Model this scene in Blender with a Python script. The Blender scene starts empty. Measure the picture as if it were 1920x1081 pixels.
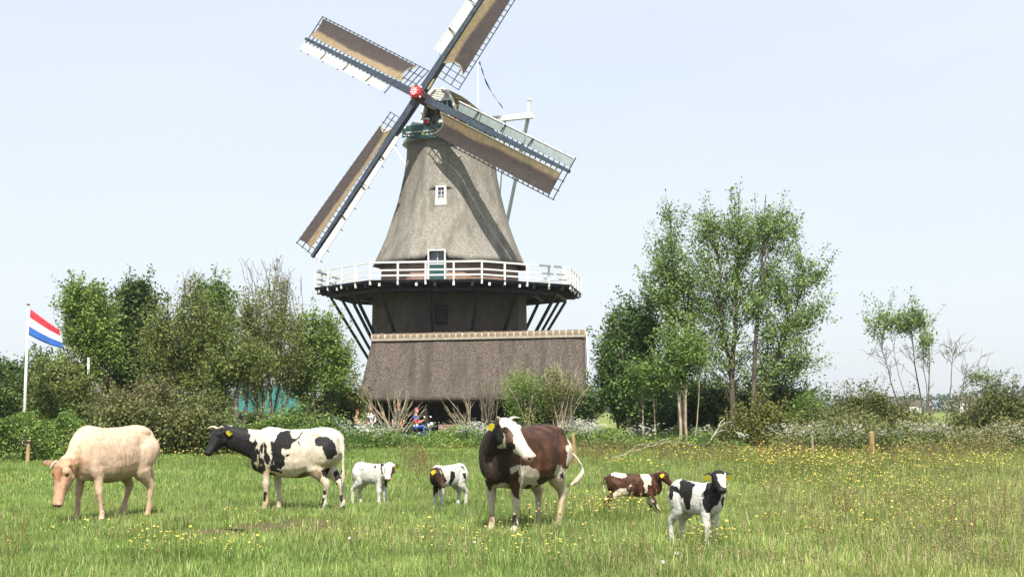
import bpy, bmesh, math, random
import numpy as np
from mathutils import Vector, Matrix

# ------------------------------------------------------------------ camera, world, sun, exposure
SC = bpy.context.scene
COL = SC.collection
F_PX = 2684.0                      # focal length in pixels of a 1920 px wide frame
EYE = 1.65
TILT = math.atan((765 - 540.5) / F_PX)
SUN_EL, SUN_AZ = math.radians(52), math.radians(3)    # azimuth: to the right of straight behind the camera

cam_d = bpy.data.cameras.new('camera')
cam = bpy.data.objects.new('camera', cam_d)
COL.objects.link(cam)
cam.location = (0, 0, EYE)
cam.rotation_euler = (math.pi / 2 + TILT, 0, 0)
cam_d.sensor_width = 36
cam_d.lens = 36 * F_PX / 1920
cam_d.clip_start = 0.1
cam_d.clip_end = 9000
SC.camera = cam

W = bpy.data.worlds.new('World')
SC.world = W
W.use_nodes = True
_n, _l = W.node_tree.nodes, W.node_tree.links
_n.clear()
_out = _n.new('ShaderNodeOutputWorld')
_bg = _n.new('ShaderNodeBackground')
_sky = _n.new('ShaderNodeTexSky')
_sky.sky_type = 'NISHITA'
_sky.sun_disc = False
_sky.sun_elevation = SUN_EL
_sky.sun_rotation = math.pi - SUN_AZ
_sky.air_density = 1.0
_sky.dust_density = 1.6
_sky.ozone_density = 1.0
_sky.altitude = 0
# a thin high veil of cloud over the blue, the same all round the sky
_tc = _n.new('ShaderNodeTexCoord')
_mp = _n.new('ShaderNodeMapping')
_mp.inputs['Scale'].default_value = (1.6, 1.6, 7.0)
_nz = _n.new('ShaderNodeTexNoise')
_nz.inputs['Scale'].default_value = 1.7
_nz.inputs['Detail'].default_value = 5
_nz.inputs['Roughness'].default_value = 0.55
_rp = _n.new('ShaderNodeMapRange')
_rp.inputs['From Min'].default_value = 0.3
_rp.inputs['From Max'].default_value = 0.72
_rp.inputs['To Min'].default_value = 0.72
_rp.inputs['To Max'].default_value = 0.84
_mx = _n.new('ShaderNodeMixRGB')
_mx.inputs['Color2'].default_value = (5.25, 5.6, 6.05, 1)
_l.new(_tc.outputs['Generated'], _mp.inputs['Vector'])
_l.new(_mp.outputs['Vector'], _nz.inputs['Vector'])
_l.new(_nz.outputs['Fac'], _rp.inputs['Value'])
_l.new(_rp.outputs['Result'], _mx.inputs['Fac'])
_l.new(_sky.outputs['Color'], _mx.inputs['Color1'])
_l.new(_mx.outputs['Color'], _bg.inputs['Color'])
_bg.inputs['Strength'].default_value = 0.1
_l.new(_bg.outputs['Background'], _out.inputs['Surface'])

sun_d = bpy.data.lights.new('sun', 'SUN')
sun_d.energy = 4.6
sun_d.angle = math.radians(0.5)
sun_d.color = (1.0, 0.94, 0.84)
sun = bpy.data.objects.new('sun', sun_d)
COL.objects.link(sun)
SUNV = Vector((math.sin(SUN_AZ) * math.cos(SUN_EL), -math.cos(SUN_AZ) * math.cos(SUN_EL), math.sin(SUN_EL)))
sun.rotation_euler = SUNV.to_track_quat('Z', 'Y').to_euler()
sun.location = SUNV * 100

SC.view_settings.view_transform = 'Standard'
SC.view_settings.look = 'None'
SC.view_settings.exposure = 0.8
SC.view_settings.gamma = 1.0
SC.view_settings.use_curve_mapping = False
SC.cycles.max_bounces = 6
SC.cycles.transparent_max_bounces = 8

# ------------------------------------------------------------------ helpers
RNG = np.random.default_rng(7)
_c, _s = math.cos(TILT), math.sin(TILT)

def un(px, py, Y):
    """world point seen at photo pixel (px, py) at distance Y"""
    dx, dz = (px - 960) / F_PX, (540.5 - py) / F_PX
    r = np.array([dx, _c - _s * dz, _s + _c * dz])
    return np.array([0, 0, EYE]) + r * (Y / r[1])

def gy(py):
    """distance of the ground seen at photo row py"""
    dz = (540.5 - py) / F_PX
    return -EYE * (_c - _s * dz) / (_s + _c * dz)

def ground(px, py):
    p = un(px, py, gy(py)); p[2] = 0
    return p

def at(px, Y, z=0.0):
    """point on the ground at distance Y under photo column px"""
    p = un(px, 765, Y); p[2] = z
    return p

def mpp(Y):
    return Y / F_PX

def vnoise(P, scale=1.0, seed=0):
    """smooth 3-d value noise in 0..1"""
    P = np.asarray(P, float) * scale + seed * 17.31
    i = np.floor(P).astype(np.int64); f = P - i
    f = f * f * (3 - 2 * f)
    def h(a):
        n = (a[:, 0] * 374761393 + a[:, 1] * 668265263 + a[:, 2] * 2147483647 + seed * 974711) & 0xFFFFFFFF
        n = ((n ^ (n >> 13)) * 1274126177) & 0xFFFFFFFF
        return ((n ^ (n >> 16)) & 0xFFFF) / 65535.0
    r = 0
    for dx in (0, 1):
        for dy in (0, 1):
            for dz in (0, 1):
                w = (f[:, 0] if dx else 1 - f[:, 0]) * (f[:, 1] if dy else 1 - f[:, 1]) * (f[:, 2] if dz else 1 - f[:, 2])
                r = r + w * h(i + np.array([dx, dy, dz]))
    return r

def fbm(P, scale=1.0, seed=0, octv=3):
    a, t, s = 0, 0, 1.0
    for o in range(octv):
        a = a + s * vnoise(P, scale * 2 ** o, seed + o); t += s; s *= .5
    return a / t

ROOT = {}            # object name -> world location its children are built around

def set_props(o, label=None, cat=None, group=None, kind=None):
    if label: o['label'] = label
    if cat: o['category'] = cat
    if group: o['group'] = group
    if kind: o['kind'] = kind
    return o

def thing(name, label, cat, loc, group=None):
    o = bpy.data.objects.new(name, None)
    COL.objects.link(o)
    o.location = loc
    o.empty_display_size = .2
    ROOT[o.name] = np.array(loc, float)
    return set_props(o, label, cat, group)

def mesh_obj(name, V, Fc, mat, parent=None, smooth=False, colors=None, loc=None):
    """one mesh object from world-space vertices; faces: list of tuples or an (n,k) array"""
    V = np.asarray(V, float)
    org = np.zeros(3)
    if parent is not None:
        org = ROOT[parent.name]
    elif loc is not None:
        org = np.array(loc, float)
    me = bpy.data.meshes.new(name)
    if isinstance(Fc, np.ndarray):
        n, k = Fc.shape
        me.vertices.add(len(V)); me.vertices.foreach_set('co', (V - org).ravel())
        me.loops.add(n * k); me.loops.foreach_set('vertex_index', Fc.ravel().astype(np.int32))
        me.polygons.add(n); me.polygons.foreach_set('loop_start', np.arange(0, n * k, k, dtype=np.int32))
        me.update(calc_edges=True)
    else:
        me.from_pydata((V - org).tolist(), [], [tuple(int(i) for i in f) for f in Fc])
    if colors is not None:
        ca = me.color_attributes.new('col', 'FLOAT_COLOR', 'POINT')
        c4 = np.ones((len(V), 4)); c4[:, :3] = colors
        ca.data.foreach_set('color', c4.ravel())
    if smooth:
        me.polygons.foreach_set('use_smooth', np.ones(len(me.polygons), bool))
    if mat is not None:
        for m in (mat if isinstance(mat, (list, tuple)) else [mat]):
            me.materials.append(m)
    me.update()
    o = bpy.data.objects.new(name, me)
    COL.objects.link(o)
    if parent is not None:
        o.parent = parent
    else:
        o.location = org
    ROOT[o.name] = org
    return o

def share(src, name, loc, rot=None, parent=None, scale=None):
    """another object using src's mesh; loc is a world point"""
    o = bpy.data.objects.new(name, src.data)
    COL.objects.link(o)
    org = ROOT[parent.name] if parent is not None else np.zeros(3)
    o.location = np.array(loc, float) - org
    if rot is not None: o.rotation_euler = rot
    if scale is not None: o.scale = scale
    if parent is not None: o.parent = parent
    ROOT[o.name] = org
    return o

def unit(v):
    v = np.array(v, float); return v / (np.linalg.norm(v) + 1e-12)

def smooth_path(pts, m=4):
    """Catmull-Rom through points (rows may carry extra columns such as a radius)"""
    P = np.array(pts, float); out = []
    Q = np.vstack([2 * P[0] - P[1], P, 2 * P[-1] - P[-2]])
    for i in range(1, len(Q) - 2):
        for t in np.linspace(0, 1, m, endpoint=False):
            a, b, c, d = Q[i - 1], Q[i], Q[i + 1], Q[i + 2]
            out.append(.5 * ((2 * b) + (-a + c) * t + (2 * a - 5 * b + 4 * c - d) * t * t + (-a + 3 * b - 3 * c + d) * t ** 3))
    out.append(P[-1])
    return np.array(out)

class MB:
    """collects shapes for one mesh"""
    def __init__(s): s.V, s.F = [], []
    def add(s, V, F):
        b = len(s.V)
        s.V += [tuple(map(float, v)) for v in V]
        s.F += [tuple(b + int(i) for i in f) for f in F]
        return s
    def bar(s, a, b, w, h, up=(0, 0, 1), taper=1.0):
        """square bar from a to b, w across, h along up"""
        a, b = np.array(a, float), np.array(b, float)
        d = b - a; d /= np.linalg.norm(d) + 1e-12
        u = np.array(up, float); u = u - d * (u @ d)
        if np.linalg.norm(u) < 1e-6: u = np.array([1., 0, 0]) - d * d[0]
        u /= np.linalg.norm(u); r = np.cross(d, u)
        q = []
        for p, k in ((a, 1.0), (b, taper)):
            for i, j in ((-1, -1), (1, -1), (1, 1), (-1, 1)):
                q.append(p + r * (w * k * i / 2) + u * (h * k * j / 2))
        return s.add(q, [(0, 3, 2, 1), (4, 5, 6, 7), (0, 1, 5, 4), (1, 2, 6, 5), (2, 3, 7, 6), (3, 0, 4, 7)])
    def tube(s, pts, rad, n=6, cap=True):
        V, F = tube(pts, rad, n, cap)
        return s.add(V, F)
    def prism(s, poly, off):
        """closed polygon (list of 3-d points) pushed along off"""
        p = np.array(poly, float); q = p + np.array(off, float); n = len(p)
        return s.add(np.vstack([p, q]), [tuple(range(n - 1, -1, -1)), tuple(range(n, 2 * n))] + [(i, (i + 1) % n, n + (i + 1) % n, n + i) for i in range(n)])
    def ellipsoid(s, c, r, n=8, m=5):
        V = [(c[0], c[1], c[2] - r[2])]
        for j in range(1, m):
            t = -math.pi / 2 + math.pi * j / m
            for i in range(n):
                a = 2 * math.pi * i / n
                V.append((c[0] + r[0] * math.cos(t) * math.cos(a), c[1] + r[1] * math.cos(t) * math.sin(a), c[2] + r[2] * math.sin(t)))
        V.append((c[0], c[1], c[2] + r[2])); L = len(V) - 1
        F = []
        for i in range(n):
            F.append((0, 1 + (i + 1) % n, 1 + i)); F.append((L, L - n + i, L - n + (i + 1) % n))
        for j in range(m - 2):
            for i in range(n):
                a = 1 + j * n; F.append((a + i, a + (i + 1) % n, a + n + (i + 1) % n, a + n + i))
        return s.add(V, F)
    def build(s, name, mat, parent=None, smooth=False, loc=None):
        return mesh_obj(name, np.array(s.V), s.F, mat, parent, smooth, loc=loc)

def tube(pts, rad, n=6, cap=True):
    pts = np.array(pts, float); k = len(pts)
    rad = np.broadcast_to(np.array(rad, float), (k,))
    T = np.gradient(pts, axis=0); T /= np.linalg.norm(T, axis=1)[:, None] + 1e-12
    ref = np.array([0, 1., 0]) if abs(T[0][1]) < .9 else np.array([1., 0, 0])
    V = []
    for i in range(k):
        u = ref - T[i] * (ref @ T[i]); u /= np.linalg.norm(u) + 1e-12
        w = np.cross(T[i], u); ref = u
        for j in range(n):
            a = 2 * math.pi * j / n
            V.append(pts[i] + rad[i] * (math.cos(a) * u + math.sin(a) * w))
    F = [(i * n + j, i * n + (j + 1) % n, (i + 1) * n + (j + 1) % n, (i + 1) * n + j) for i in range(k - 1) for j in range(n)]
    if cap:
        F += [tuple(range(n - 1, -1, -1)), tuple(range((k - 1) * n, k * n))]
    return V, F

# ------------------------------------------------------------------ materials
def new_mat(name):
    m = bpy.data.materials.new(name); m.use_nodes = True
    nt = m.node_tree
    b = nt.nodes.get('Principled BSDF')
    return m, nt, b

def N(nt, t, **kw):
    n = nt.nodes.new(t)
    for k, v in kw.items():
        if k in n.inputs: n.inputs[k].default_value = v
        else: setattr(n, k, v)
    return n

def mat_noise(name, c1, c2, scale=8, stretch=(1, 1, 1), rough=.8, bump=.0, bscale=None, detail=4, c3=None, s3=1.0, spec=.3, lo=.35, hi=.65, bdist=.02, st3=(1, 1, 1), r3_=(.42, .7)):
    """two tone noise colour, optional third large-scale tone, optional bump; object space"""
    m, nt, b = new_mat(name); L = nt.links
    tc = N(nt, 'ShaderNodeTexCoord'); mp = N(nt, 'ShaderNodeMapping'); mp.inputs['Scale'].default_value = stretch
    L.new(tc.outputs['Object'], mp.inputs['Vector'])
    nz = N(nt, 'ShaderNodeTexNoise', Scale=scale, Detail=detail, Roughness=.6)
    L.new(mp.outputs['Vector'], nz.inputs['Vector'])
    cr = N(nt, 'ShaderNodeValToRGB')
    cr.color_ramp.elements[0].position = lo; cr.color_ramp.elements[1].position = hi
    cr.color_ramp.elements[0].color = (*c1, 1); cr.color_ramp.elements[1].color = (*c2, 1)
    L.new(nz.outputs['Fac'], cr.inputs['Fac'])
    out = cr.outputs['Color']
    if c3 is not None:
        n3 = N(nt, 'ShaderNodeTexNoise', Scale=s3, Detail=5, Roughness=.65); m3 = N(nt, 'ShaderNodeMapping'); m3.inputs['Scale'].default_value = st3
        L.new(tc.outputs['Object'], m3.inputs['Vector']); L.new(m3.outputs['Vector'], n3.inputs['Vector'])
        r3 = N(nt, 'ShaderNodeMapRange'); r3.inputs['From Min'].default_value = r3_[0]; r3.inputs['From Max'].default_value = r3_[1]
        L.new(n3.outputs['Fac'], r3.inputs['Value'])
        mx = N(nt, 'ShaderNodeMixRGB'); mx.inputs['Color2'].default_value = (*c3, 1)
        L.new(r3.outputs['Result'], mx.inputs['Fac']); L.new(out, mx.inputs['Color1']); out = mx.outputs['Color']
    L.new(out, b.inputs['Base Color'])
    b.inputs['Roughness'].default_value = rough
    b.inputs['Specular IOR Level'].default_value = spec
    if bump:
        n2 = N(nt, 'ShaderNodeTexNoise', Scale=bscale or scale * 2, Detail=3); L.new(mp.outputs['Vector'], n2.inputs['Vector'])
        bp = N(nt, 'ShaderNodeBump', Strength=bump, Distance=bdist); L.new(n2.outputs['Fac'], bp.inputs['Height'])
        L.new(bp.outputs['Normal'], b.inputs['Normal'])
    return m

def mat_attr(name, rough=.7, trans=0.0, spec=.2, bump=0.0, bscale=60, nscale=0, namt=.0, stretch=(1, 1, 1)):
    """colour from the mesh's own colour attribute, optional leaf translucency, noise and bump"""
    m, nt, b = new_mat(name); L = nt.links
    at_ = N(nt, 'ShaderNodeAttribute'); at_.attribute_name = 'col'
    col = at_.outputs['Color']
    tc = N(nt, 'ShaderNodeTexCoord'); mp = N(nt, 'ShaderNodeMapping'); mp.inputs['Scale'].default_value = stretch
    L.new(tc.outputs['Object'], mp.inputs['Vector'])
    if nscale:
        nz = N(nt, 'ShaderNodeTexNoise', Scale=nscale, Detail=4, Roughness=.65); L.new(mp.outputs['Vector'], nz.inputs['Vector'])
        mr = N(nt, 'ShaderNodeMapRange'); mr.inputs['From Min'].default_value = .3; mr.inputs['From Max'].default_value = .7
        mr.inputs['To Min'].default_value = 1 - namt; mr.inputs['To Max'].default_value = 1 + namt
        L.new(nz.outputs['Fac'], mr.inputs['Value'])
        mx = N(nt, 'ShaderNodeVectorMath', operation='SCALE'); L.new(col, mx.inputs[0]); L.new(mr.outputs['Result'], mx.inputs['Scale'])
        col = mx.outputs['Vector']
    L.new(col, b.inputs['Base Color'])
    b.inputs['Roughness'].default_value = rough
    b.inputs['Specular IOR Level'].default_value = spec
    if bump:
        n2 = N(nt, 'ShaderNodeTexNoise', Scale=bscale, Detail=3); L.new(mp.outputs['Vector'], n2.inputs['Vector'])
        bp = N(nt, 'ShaderNodeBump', Strength=bump, Distance=.01); L.new(n2.outputs['Fac'], bp.inputs['Height'])
        L.new(bp.outputs['Normal'], b.inputs['Normal'])
    if trans:
        tr = N(nt, 'ShaderNodeBsdfTranslucent'); L.new(col, tr.inputs['Color'])
        ms = N(nt, 'ShaderNodeMixShader', Fac=trans)
        L.new(b.outputs['BSDF'], ms.inputs[1]); L.new(tr.outputs['BSDF'], ms.inputs[2])
        L.new(ms.outputs['Shader'], nt.nodes['Material Output'].inputs['Surface'])
    return m

M = {}
M['white'] = mat_noise('white_paint', (.62, .62, .60), (.74, .74, .72), 3, rough=.5, bump=.1)
M['cream'] = mat_noise('cream_paint', (.55, .53, .47), (.66, .65, .6), 3, rough=.5, bump=.1)
M['black_tar'] = mat_noise('tarred_wood', (.010, .011, .013), (.024, .026, .03), 6, rough=.6, bump=.3)
M['stock_steel'] = mat_noise('painted_steel_stock', (.022, .032, .048), (.05, .062, .082), 4, rough=.35, bump=.1, spec=.5)
M['dark_wood'] = mat_noise('dark_wood', (.02, .016, .013), (.045, .036, .028), 5, (1, 1, .2), rough=.8, bump=.4)
M['red_paint'] = mat_noise('red_paint', (.42, .02, .035), (.55, .035, .05), 4, rough=.35, spec=.5)
M['green_paint'] = mat_noise('dark_green_paint', (.012, .06, .055), (.025, .09, .08), 4, rough=.35, spec=.5)
M['pale_green'] = mat_noise('pale_green_paint', (.28, .34, .34), (.36, .42, .42), 4, rough=.5)
M['gold'] = mat_noise('gold_paint', (.5, .32, .06), (.65, .45, .1), 6, rough=.4)
M['glass'] = mat_noise('window_glass', (.02, .03, .05), (.05, .07, .1), 3, rough=.08, spec=.8)
M['thatch_body'] = mat_noise('weathered_thatch', (.135, .122, .105), (.37, .348, .305), 24, (1, 1, .4), rough=.95, bump=.7, bscale=34, c3=(.155, .143, .122), s3=1.5, st3=(1, 1, .10), r3_=(.46, .66), spec=.05, bdist=.05)
M['thatch_roof'] = mat_noise('brown_thatch', (.03, .024, .02), (.175, .147, .124), 20, (1, .6, .6), rough=.95, bump=.8, bscale=34, c3=(.06, .052, .044), s3=2.2, st3=(1, .14, .14), r3_=(.46, .68), spec=.05, bdist=.05)
M['thatch_cap'] = mat_noise('mossy_thatch', (.10, .085, .04), (.21, .18, .10), 22, (1, 1, .5), rough=.95, bump=.9, c3=(.15, .14, .05), s3=.8, spec=.05, bdist=.04)
M['tile'] = mat_noise('ridge_tile_clay', (.10, .07, .05), (.21, .16, .11), 5, rough=.8, bump=.3)
M['mortar'] = mat_noise('pale_mortar', (.27, .235, .18), (.38, .34, .27), 8, rough=.9, bump=.4)
M['post_wood'] = mat_noise('pale_post_wood', (.28, .19, .08), (.42, .3, .14), 7, (1, 1, .15), rough=.85, bump=.4)
M['dead_wood'] = mat_noise('bleached_wood', (.34, .30, .24), (.48, .44, .37), 7, (1, 1, .3), rough=.85, bump=.4)
M['bark'] = mat_noise('bark', (.05, .04, .03), (.13, .11, .085), 9, (1, 1, .35), rough=.95, bump=.7)
M['bark_pale'] = mat_noise('pale_bark', (.2, .165, .11), (.4, .34, .24), 9, (1, 1, .35), rough=.95, bump=.6)
M['bark_mid'] = mat_noise('grey_bark', (.09, .075, .052), (.2, .165, .12), 9, (1, 1, .35), rough=.95, bump=.6)
M['leaf'] = mat_attr('leaves', rough=.55, trans=.33, spec=.25)
M['coat'] = mat_attr('cow_coat', rough=.6, spec=.22, bump=.6, bscale=80, nscale=30, namt=.25, stretch=(1, 1, .55))
M['cloth'] = mat_attr('sail_canvas', rough=.9, spec=.1, bump=.3, bscale=9, nscale=5, namt=.22)
M['horn'] = mat_noise('horn', (.42, .36, .26), (.6, .54, .42), 6, rough=.4)
M['hoof'] = mat_noise('hoof', (.05, .04, .03), (.11, .09, .07), 8, rough=.5)
M['tag_yellow'] = mat_noise('yellow_plastic', (.8, .62, .04), (.86, .7, .06), 4, rough=.4)
M['eye'] = mat_noise('dark_eye', (.008, .006, .005), (.014, .01, .008), 4, rough=.08, spec=.8)
# ------------------------------------------------------------------ windmill
MY = 87.0
AX = at(844, MY)                                   # foot of the mill's axis
OCT = math.radians(-8)                             # one face of the eight-sided body looks this far left of the camera
mill = thing('windmill', 'tall thatched windmill with four brown canvas sails and a white railed stage', 'windmill', AX)

def octo(r, z, n=8, rot=0.0):
    """corner points, face 0 centred on the camera side"""
    R = r / math.cos(math.pi / n)
    out = []
    for i in range(n):
        a = -math.pi / 2 + OCT + rot + (i - .5) * 2 * math.pi / n
        out.append(AX + np.array([R * math.cos(a), R * math.sin(a), z]))
    return np.array(out)

def face_frame(z, r, u=0.0, i=0, out=0.0):
    """point on face i at height z, apothem r, u metres along the face, pushed out"""
    a = -math.pi / 2 + OCT + i * math.pi / 4
    nrm = np.array([math.cos(a), math.sin(a), 0]); tan = np.array([-math.sin(a), math.cos(a), 0])
    return AX + nrm * (r + out) + tan * u + np.array([0, 0, z]), nrm, tan

DECK = 8.75
# lower body: dark weathered brick under the stage, every face with its own slight batter
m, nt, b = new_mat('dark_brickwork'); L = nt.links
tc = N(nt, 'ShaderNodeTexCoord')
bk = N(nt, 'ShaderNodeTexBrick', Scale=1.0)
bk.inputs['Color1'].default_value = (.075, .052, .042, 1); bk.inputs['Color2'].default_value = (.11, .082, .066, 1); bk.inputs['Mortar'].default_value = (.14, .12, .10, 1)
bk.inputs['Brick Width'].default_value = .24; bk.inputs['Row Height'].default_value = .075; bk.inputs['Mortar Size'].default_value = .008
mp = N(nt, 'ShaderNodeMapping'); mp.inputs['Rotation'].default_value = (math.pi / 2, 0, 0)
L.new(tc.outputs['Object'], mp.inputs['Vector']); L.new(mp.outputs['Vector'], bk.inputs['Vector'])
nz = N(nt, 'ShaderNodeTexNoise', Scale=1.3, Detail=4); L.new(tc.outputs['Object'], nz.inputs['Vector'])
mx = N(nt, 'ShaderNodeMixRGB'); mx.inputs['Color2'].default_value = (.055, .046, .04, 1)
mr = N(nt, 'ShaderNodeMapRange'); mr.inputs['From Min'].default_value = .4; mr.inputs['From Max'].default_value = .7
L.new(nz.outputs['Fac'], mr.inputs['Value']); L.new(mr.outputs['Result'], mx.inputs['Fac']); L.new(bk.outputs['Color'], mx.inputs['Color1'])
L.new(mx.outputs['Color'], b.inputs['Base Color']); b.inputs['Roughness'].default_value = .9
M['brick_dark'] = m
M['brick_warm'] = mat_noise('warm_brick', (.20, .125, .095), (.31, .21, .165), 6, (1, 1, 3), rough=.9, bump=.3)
M['deck_under'] = M['black_tar']

V = np.vstack([octo(4.55, 0), octo(4.42, DECK - .12)])
F = [(i, (i + 1) % 8, 8 + (i + 1) % 8, 8 + i) for i in range(8)] + [tuple(range(8, 16))]
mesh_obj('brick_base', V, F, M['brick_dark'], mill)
V = np.vstack([octo(3.98, DECK), octo(3.92, 10.6)])
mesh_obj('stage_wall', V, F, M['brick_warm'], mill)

# thatched body: flared eight-sided profile with a soft lower edge lifted over the door
prof = [(10.12, 4.52), (10.5, 4.36), (11.1, 4.10), (11.9, 3.78), (12.8, 3.48), (13.8, 3.18), (14.8, 2.94), (15.8, 2.75), (16.8, 2.62), (17.6, 2.56), (18.0, 2.52)]
nseg = 10
V, F = [], []
tot = 8 * nseg
for zi, (z, r) in enumerate(prof):
    P = octo(r, z); P2 = []
    for i in range(8):
        for j in range(nseg):
            t = j / nseg
            p = P[i] * (1 - t) + P[(i + 1) % 8] * t
            d = p - AX; rr_ = np.hypot(d[0], d[1])
            lim = r * 1.055                                       # softened arrises
            if rr_ > lim: d[:2] *= (lim + (rr_ - lim) * .35) / rr_
            a = (i * nseg + j)
            lift = 0
            if zi < 4:
                u = (t - .5) * 2
                k = (1 - zi / 4) ** 1.2
                base = .10 * math.cos(u * math.pi / 2)
                if i == 0: base = .52 * math.exp(-((u * 1.0 - .0) / .30) ** 4) + .16
                lift = base * k
            q = AX + d; q[2] = z + lift
            V.append(q)
    # inner lip
V = np.array(V)
nz_ = (fbm(V, 1.6, 5, 3) - .5) * .10
d = V - AX; d[:, 2] = 0; d /= np.linalg.norm(d, axis=1)[:, None]
V = V + d * nz_[:, None]
V = list(V)
for zi in range(len(prof) - 1):
    for a in range(tot):
        F.append((zi * tot + a, zi * tot + (a + 1) % tot, (zi + 1) * tot + (a + 1) % tot, (zi + 1) * tot + a))
b0 = len(V)
for a in range(tot):                                        # thickness of the thatch at its foot
    q = np.array(V[a]); dd = q - AX; dd[2] = 0; dd /= np.linalg.norm(dd); V.append(q - dd * .42 + np.array([0, 0, .1]))
for a in range(tot):
    F.append((b0 + a, b0 + (a + 1) % tot, (a + 1) % tot, a))
mesh_obj('thatched_body', np.array(V), F, M['thatch_body'], mill, True)

# small window in the thatch, with eyebrow
def window(z0, z1, u, wd_, r, i, frame_mat, nx, nz_, bottom=0, out=.16, fw=.1):
    """frame with panes and glazing bars standing proud of face i"""
    fr = MB()
    c0, nrm, tan = face_frame(z0, r, u, i, out); Z = np.array([0, 0, 1.])
    h = z1 - z0
    fr.bar(c0 - tan * (wd_ / 2), c0 - tan * (wd_ / 2) + Z * h, fw, .24, up=nrm)
    fr.bar(c0 + tan * (wd_ / 2), c0 + tan * (wd_ / 2) + Z * h, fw, .24, up=nrm)
    fr.bar(c0 + Z * h - tan * (wd_ / 2 + fw / 2 - .003), c0 + Z * h + tan * (wd_ / 2 + fw / 2 - .003), .1, .26, up=nrm)
    fr.bar(c0 - tan * (wd_ / 2 + fw * .7) + Z * (bottom / 2), c0 + tan * (wd_ / 2 + fw * .7) + Z * (bottom / 2), max(.12, bottom), .30, up=nrm)
    f = fr.build('window', frame_mat, mill)
    p = MB(); q = c0 - nrm * .03
    p.prism([q - tan * (wd_ / 2 - .03) + Z * .03, q + tan * (wd_ / 2 - .03) + Z * .03, q + tan * (wd_ / 2 - .03) + Z * (h - .03), q - tan * (wd_ / 2 - .03) + Z * (h - .03)], -nrm * .02)
    p.build('pane', M['glass'], f)
    for k in range(1, nx):
        uu = -wd_ / 2 + wd_ * k / nx
        MB().bar(c0 + tan * uu + Z * (bottom), c0 + tan * uu + Z * h, .03, .04, up=nrm).build('glazing_bar', frame_mat, f)
    for k in range(1, nz_):
        zz = bottom + (h - bottom) * k / nz_
        MB().bar(c0 - tan * (wd_ / 2 - .01) + Z * zz, c0 + tan * (wd_ / 2 - .01) + Z * zz, .03, .036, up=nrm).build('glazing_bar', frame_mat, f)
    return f
window(13.60, 14.70, 0.0, .50, 3.0, 0, M['white'], 2, 3, bottom=.34, out=.14, fw=.13)
br = MB()
cc, nrm, tan = face_frame(14.78, 2.95, 0, 0, .10)
arc = [cc + tan * u + np.array([0, 0, -.34 * abs(u / .95) ** 2.2]) - nrm * (.22 * abs(u / .95) ** 2) for u in np.linspace(-.95, .95, 13)]
br.tube(arc, [.05 + .10 * math.cos((i / 12 - .5) * math.pi) for i in range(13)], 8)
br.build('thatch_eyebrow', M['thatch_body'], mill, True)
# window under the stage
window(6.55, 7.55, .28, .62, 4.44, 0, M['dark_wood'], 3, 4, bottom=.04, out=.02, fw=.08)

# stage door
dr = MB(); c0, nrm, tan = face_frame(DECK + .02, 3.96, 0, 0, .30); Z = np.array([0, 0, 1.])
for sg in (-1, 1):
    dr.bar(c0 + tan * sg * .49, c0 + tan * sg * .49 + Z * 1.98, .08, .5, up=nrm)
dr.bar(c0 - tan * .528 + Z * 2.02, c0 + tan * .528 + Z * 2.02, .08, .52, up=nrm)
door = dr.build('door', M['white'], mill)
lf = MB(); q = c0 - nrm * .06
lf.prism([q - tan * .44, q + tan * .44, q + tan * .44 + Z * 1.2, q - tan * .44 + Z * 1.2], -nrm * .05); lf.build('door_leaf', M['green_paint'], door)
p = MB(); p.prism([q - tan * .44 + Z * 1.26, q + tan * .44 + Z * 1.26, q + tan * .44 + Z * 1.97, q - tan * .44 + Z * 1.97], -nrm * .04); p.build('pane', M['glass'], door)
MB().bar(q - tan * .44 + Z * 1.23, q + tan * .44 + Z * 1.23, .06, .1, up=nrm).build('glazing_bar', M['white'], door)
MB().bar(q + Z * 1.26, q + Z * 1.97, .035, .06, up=nrm).build('glazing_bar', M['white'], door)

# ---- stage: deck boards, joists, rails, posts, struts
RO, RI = 7.64, 4.46
deck = MB()
o1, i1 = octo(RO, DECK), octo(RI, DECK); o0, i0 = octo(RO, DECK - .09), octo(RI, DECK - .09)
for i in range(8):
    j = (i + 1) % 8
    deck.add([o1[i], o1[j], i1[j], i1[i], o0[i], o0[j], i0[j], i0[i]], [(0, 1, 2, 3), (7, 6, 5, 4), (0, 4, 5, 1)])
stage = deck.build('stage', M['black_tar'], mill)
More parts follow.
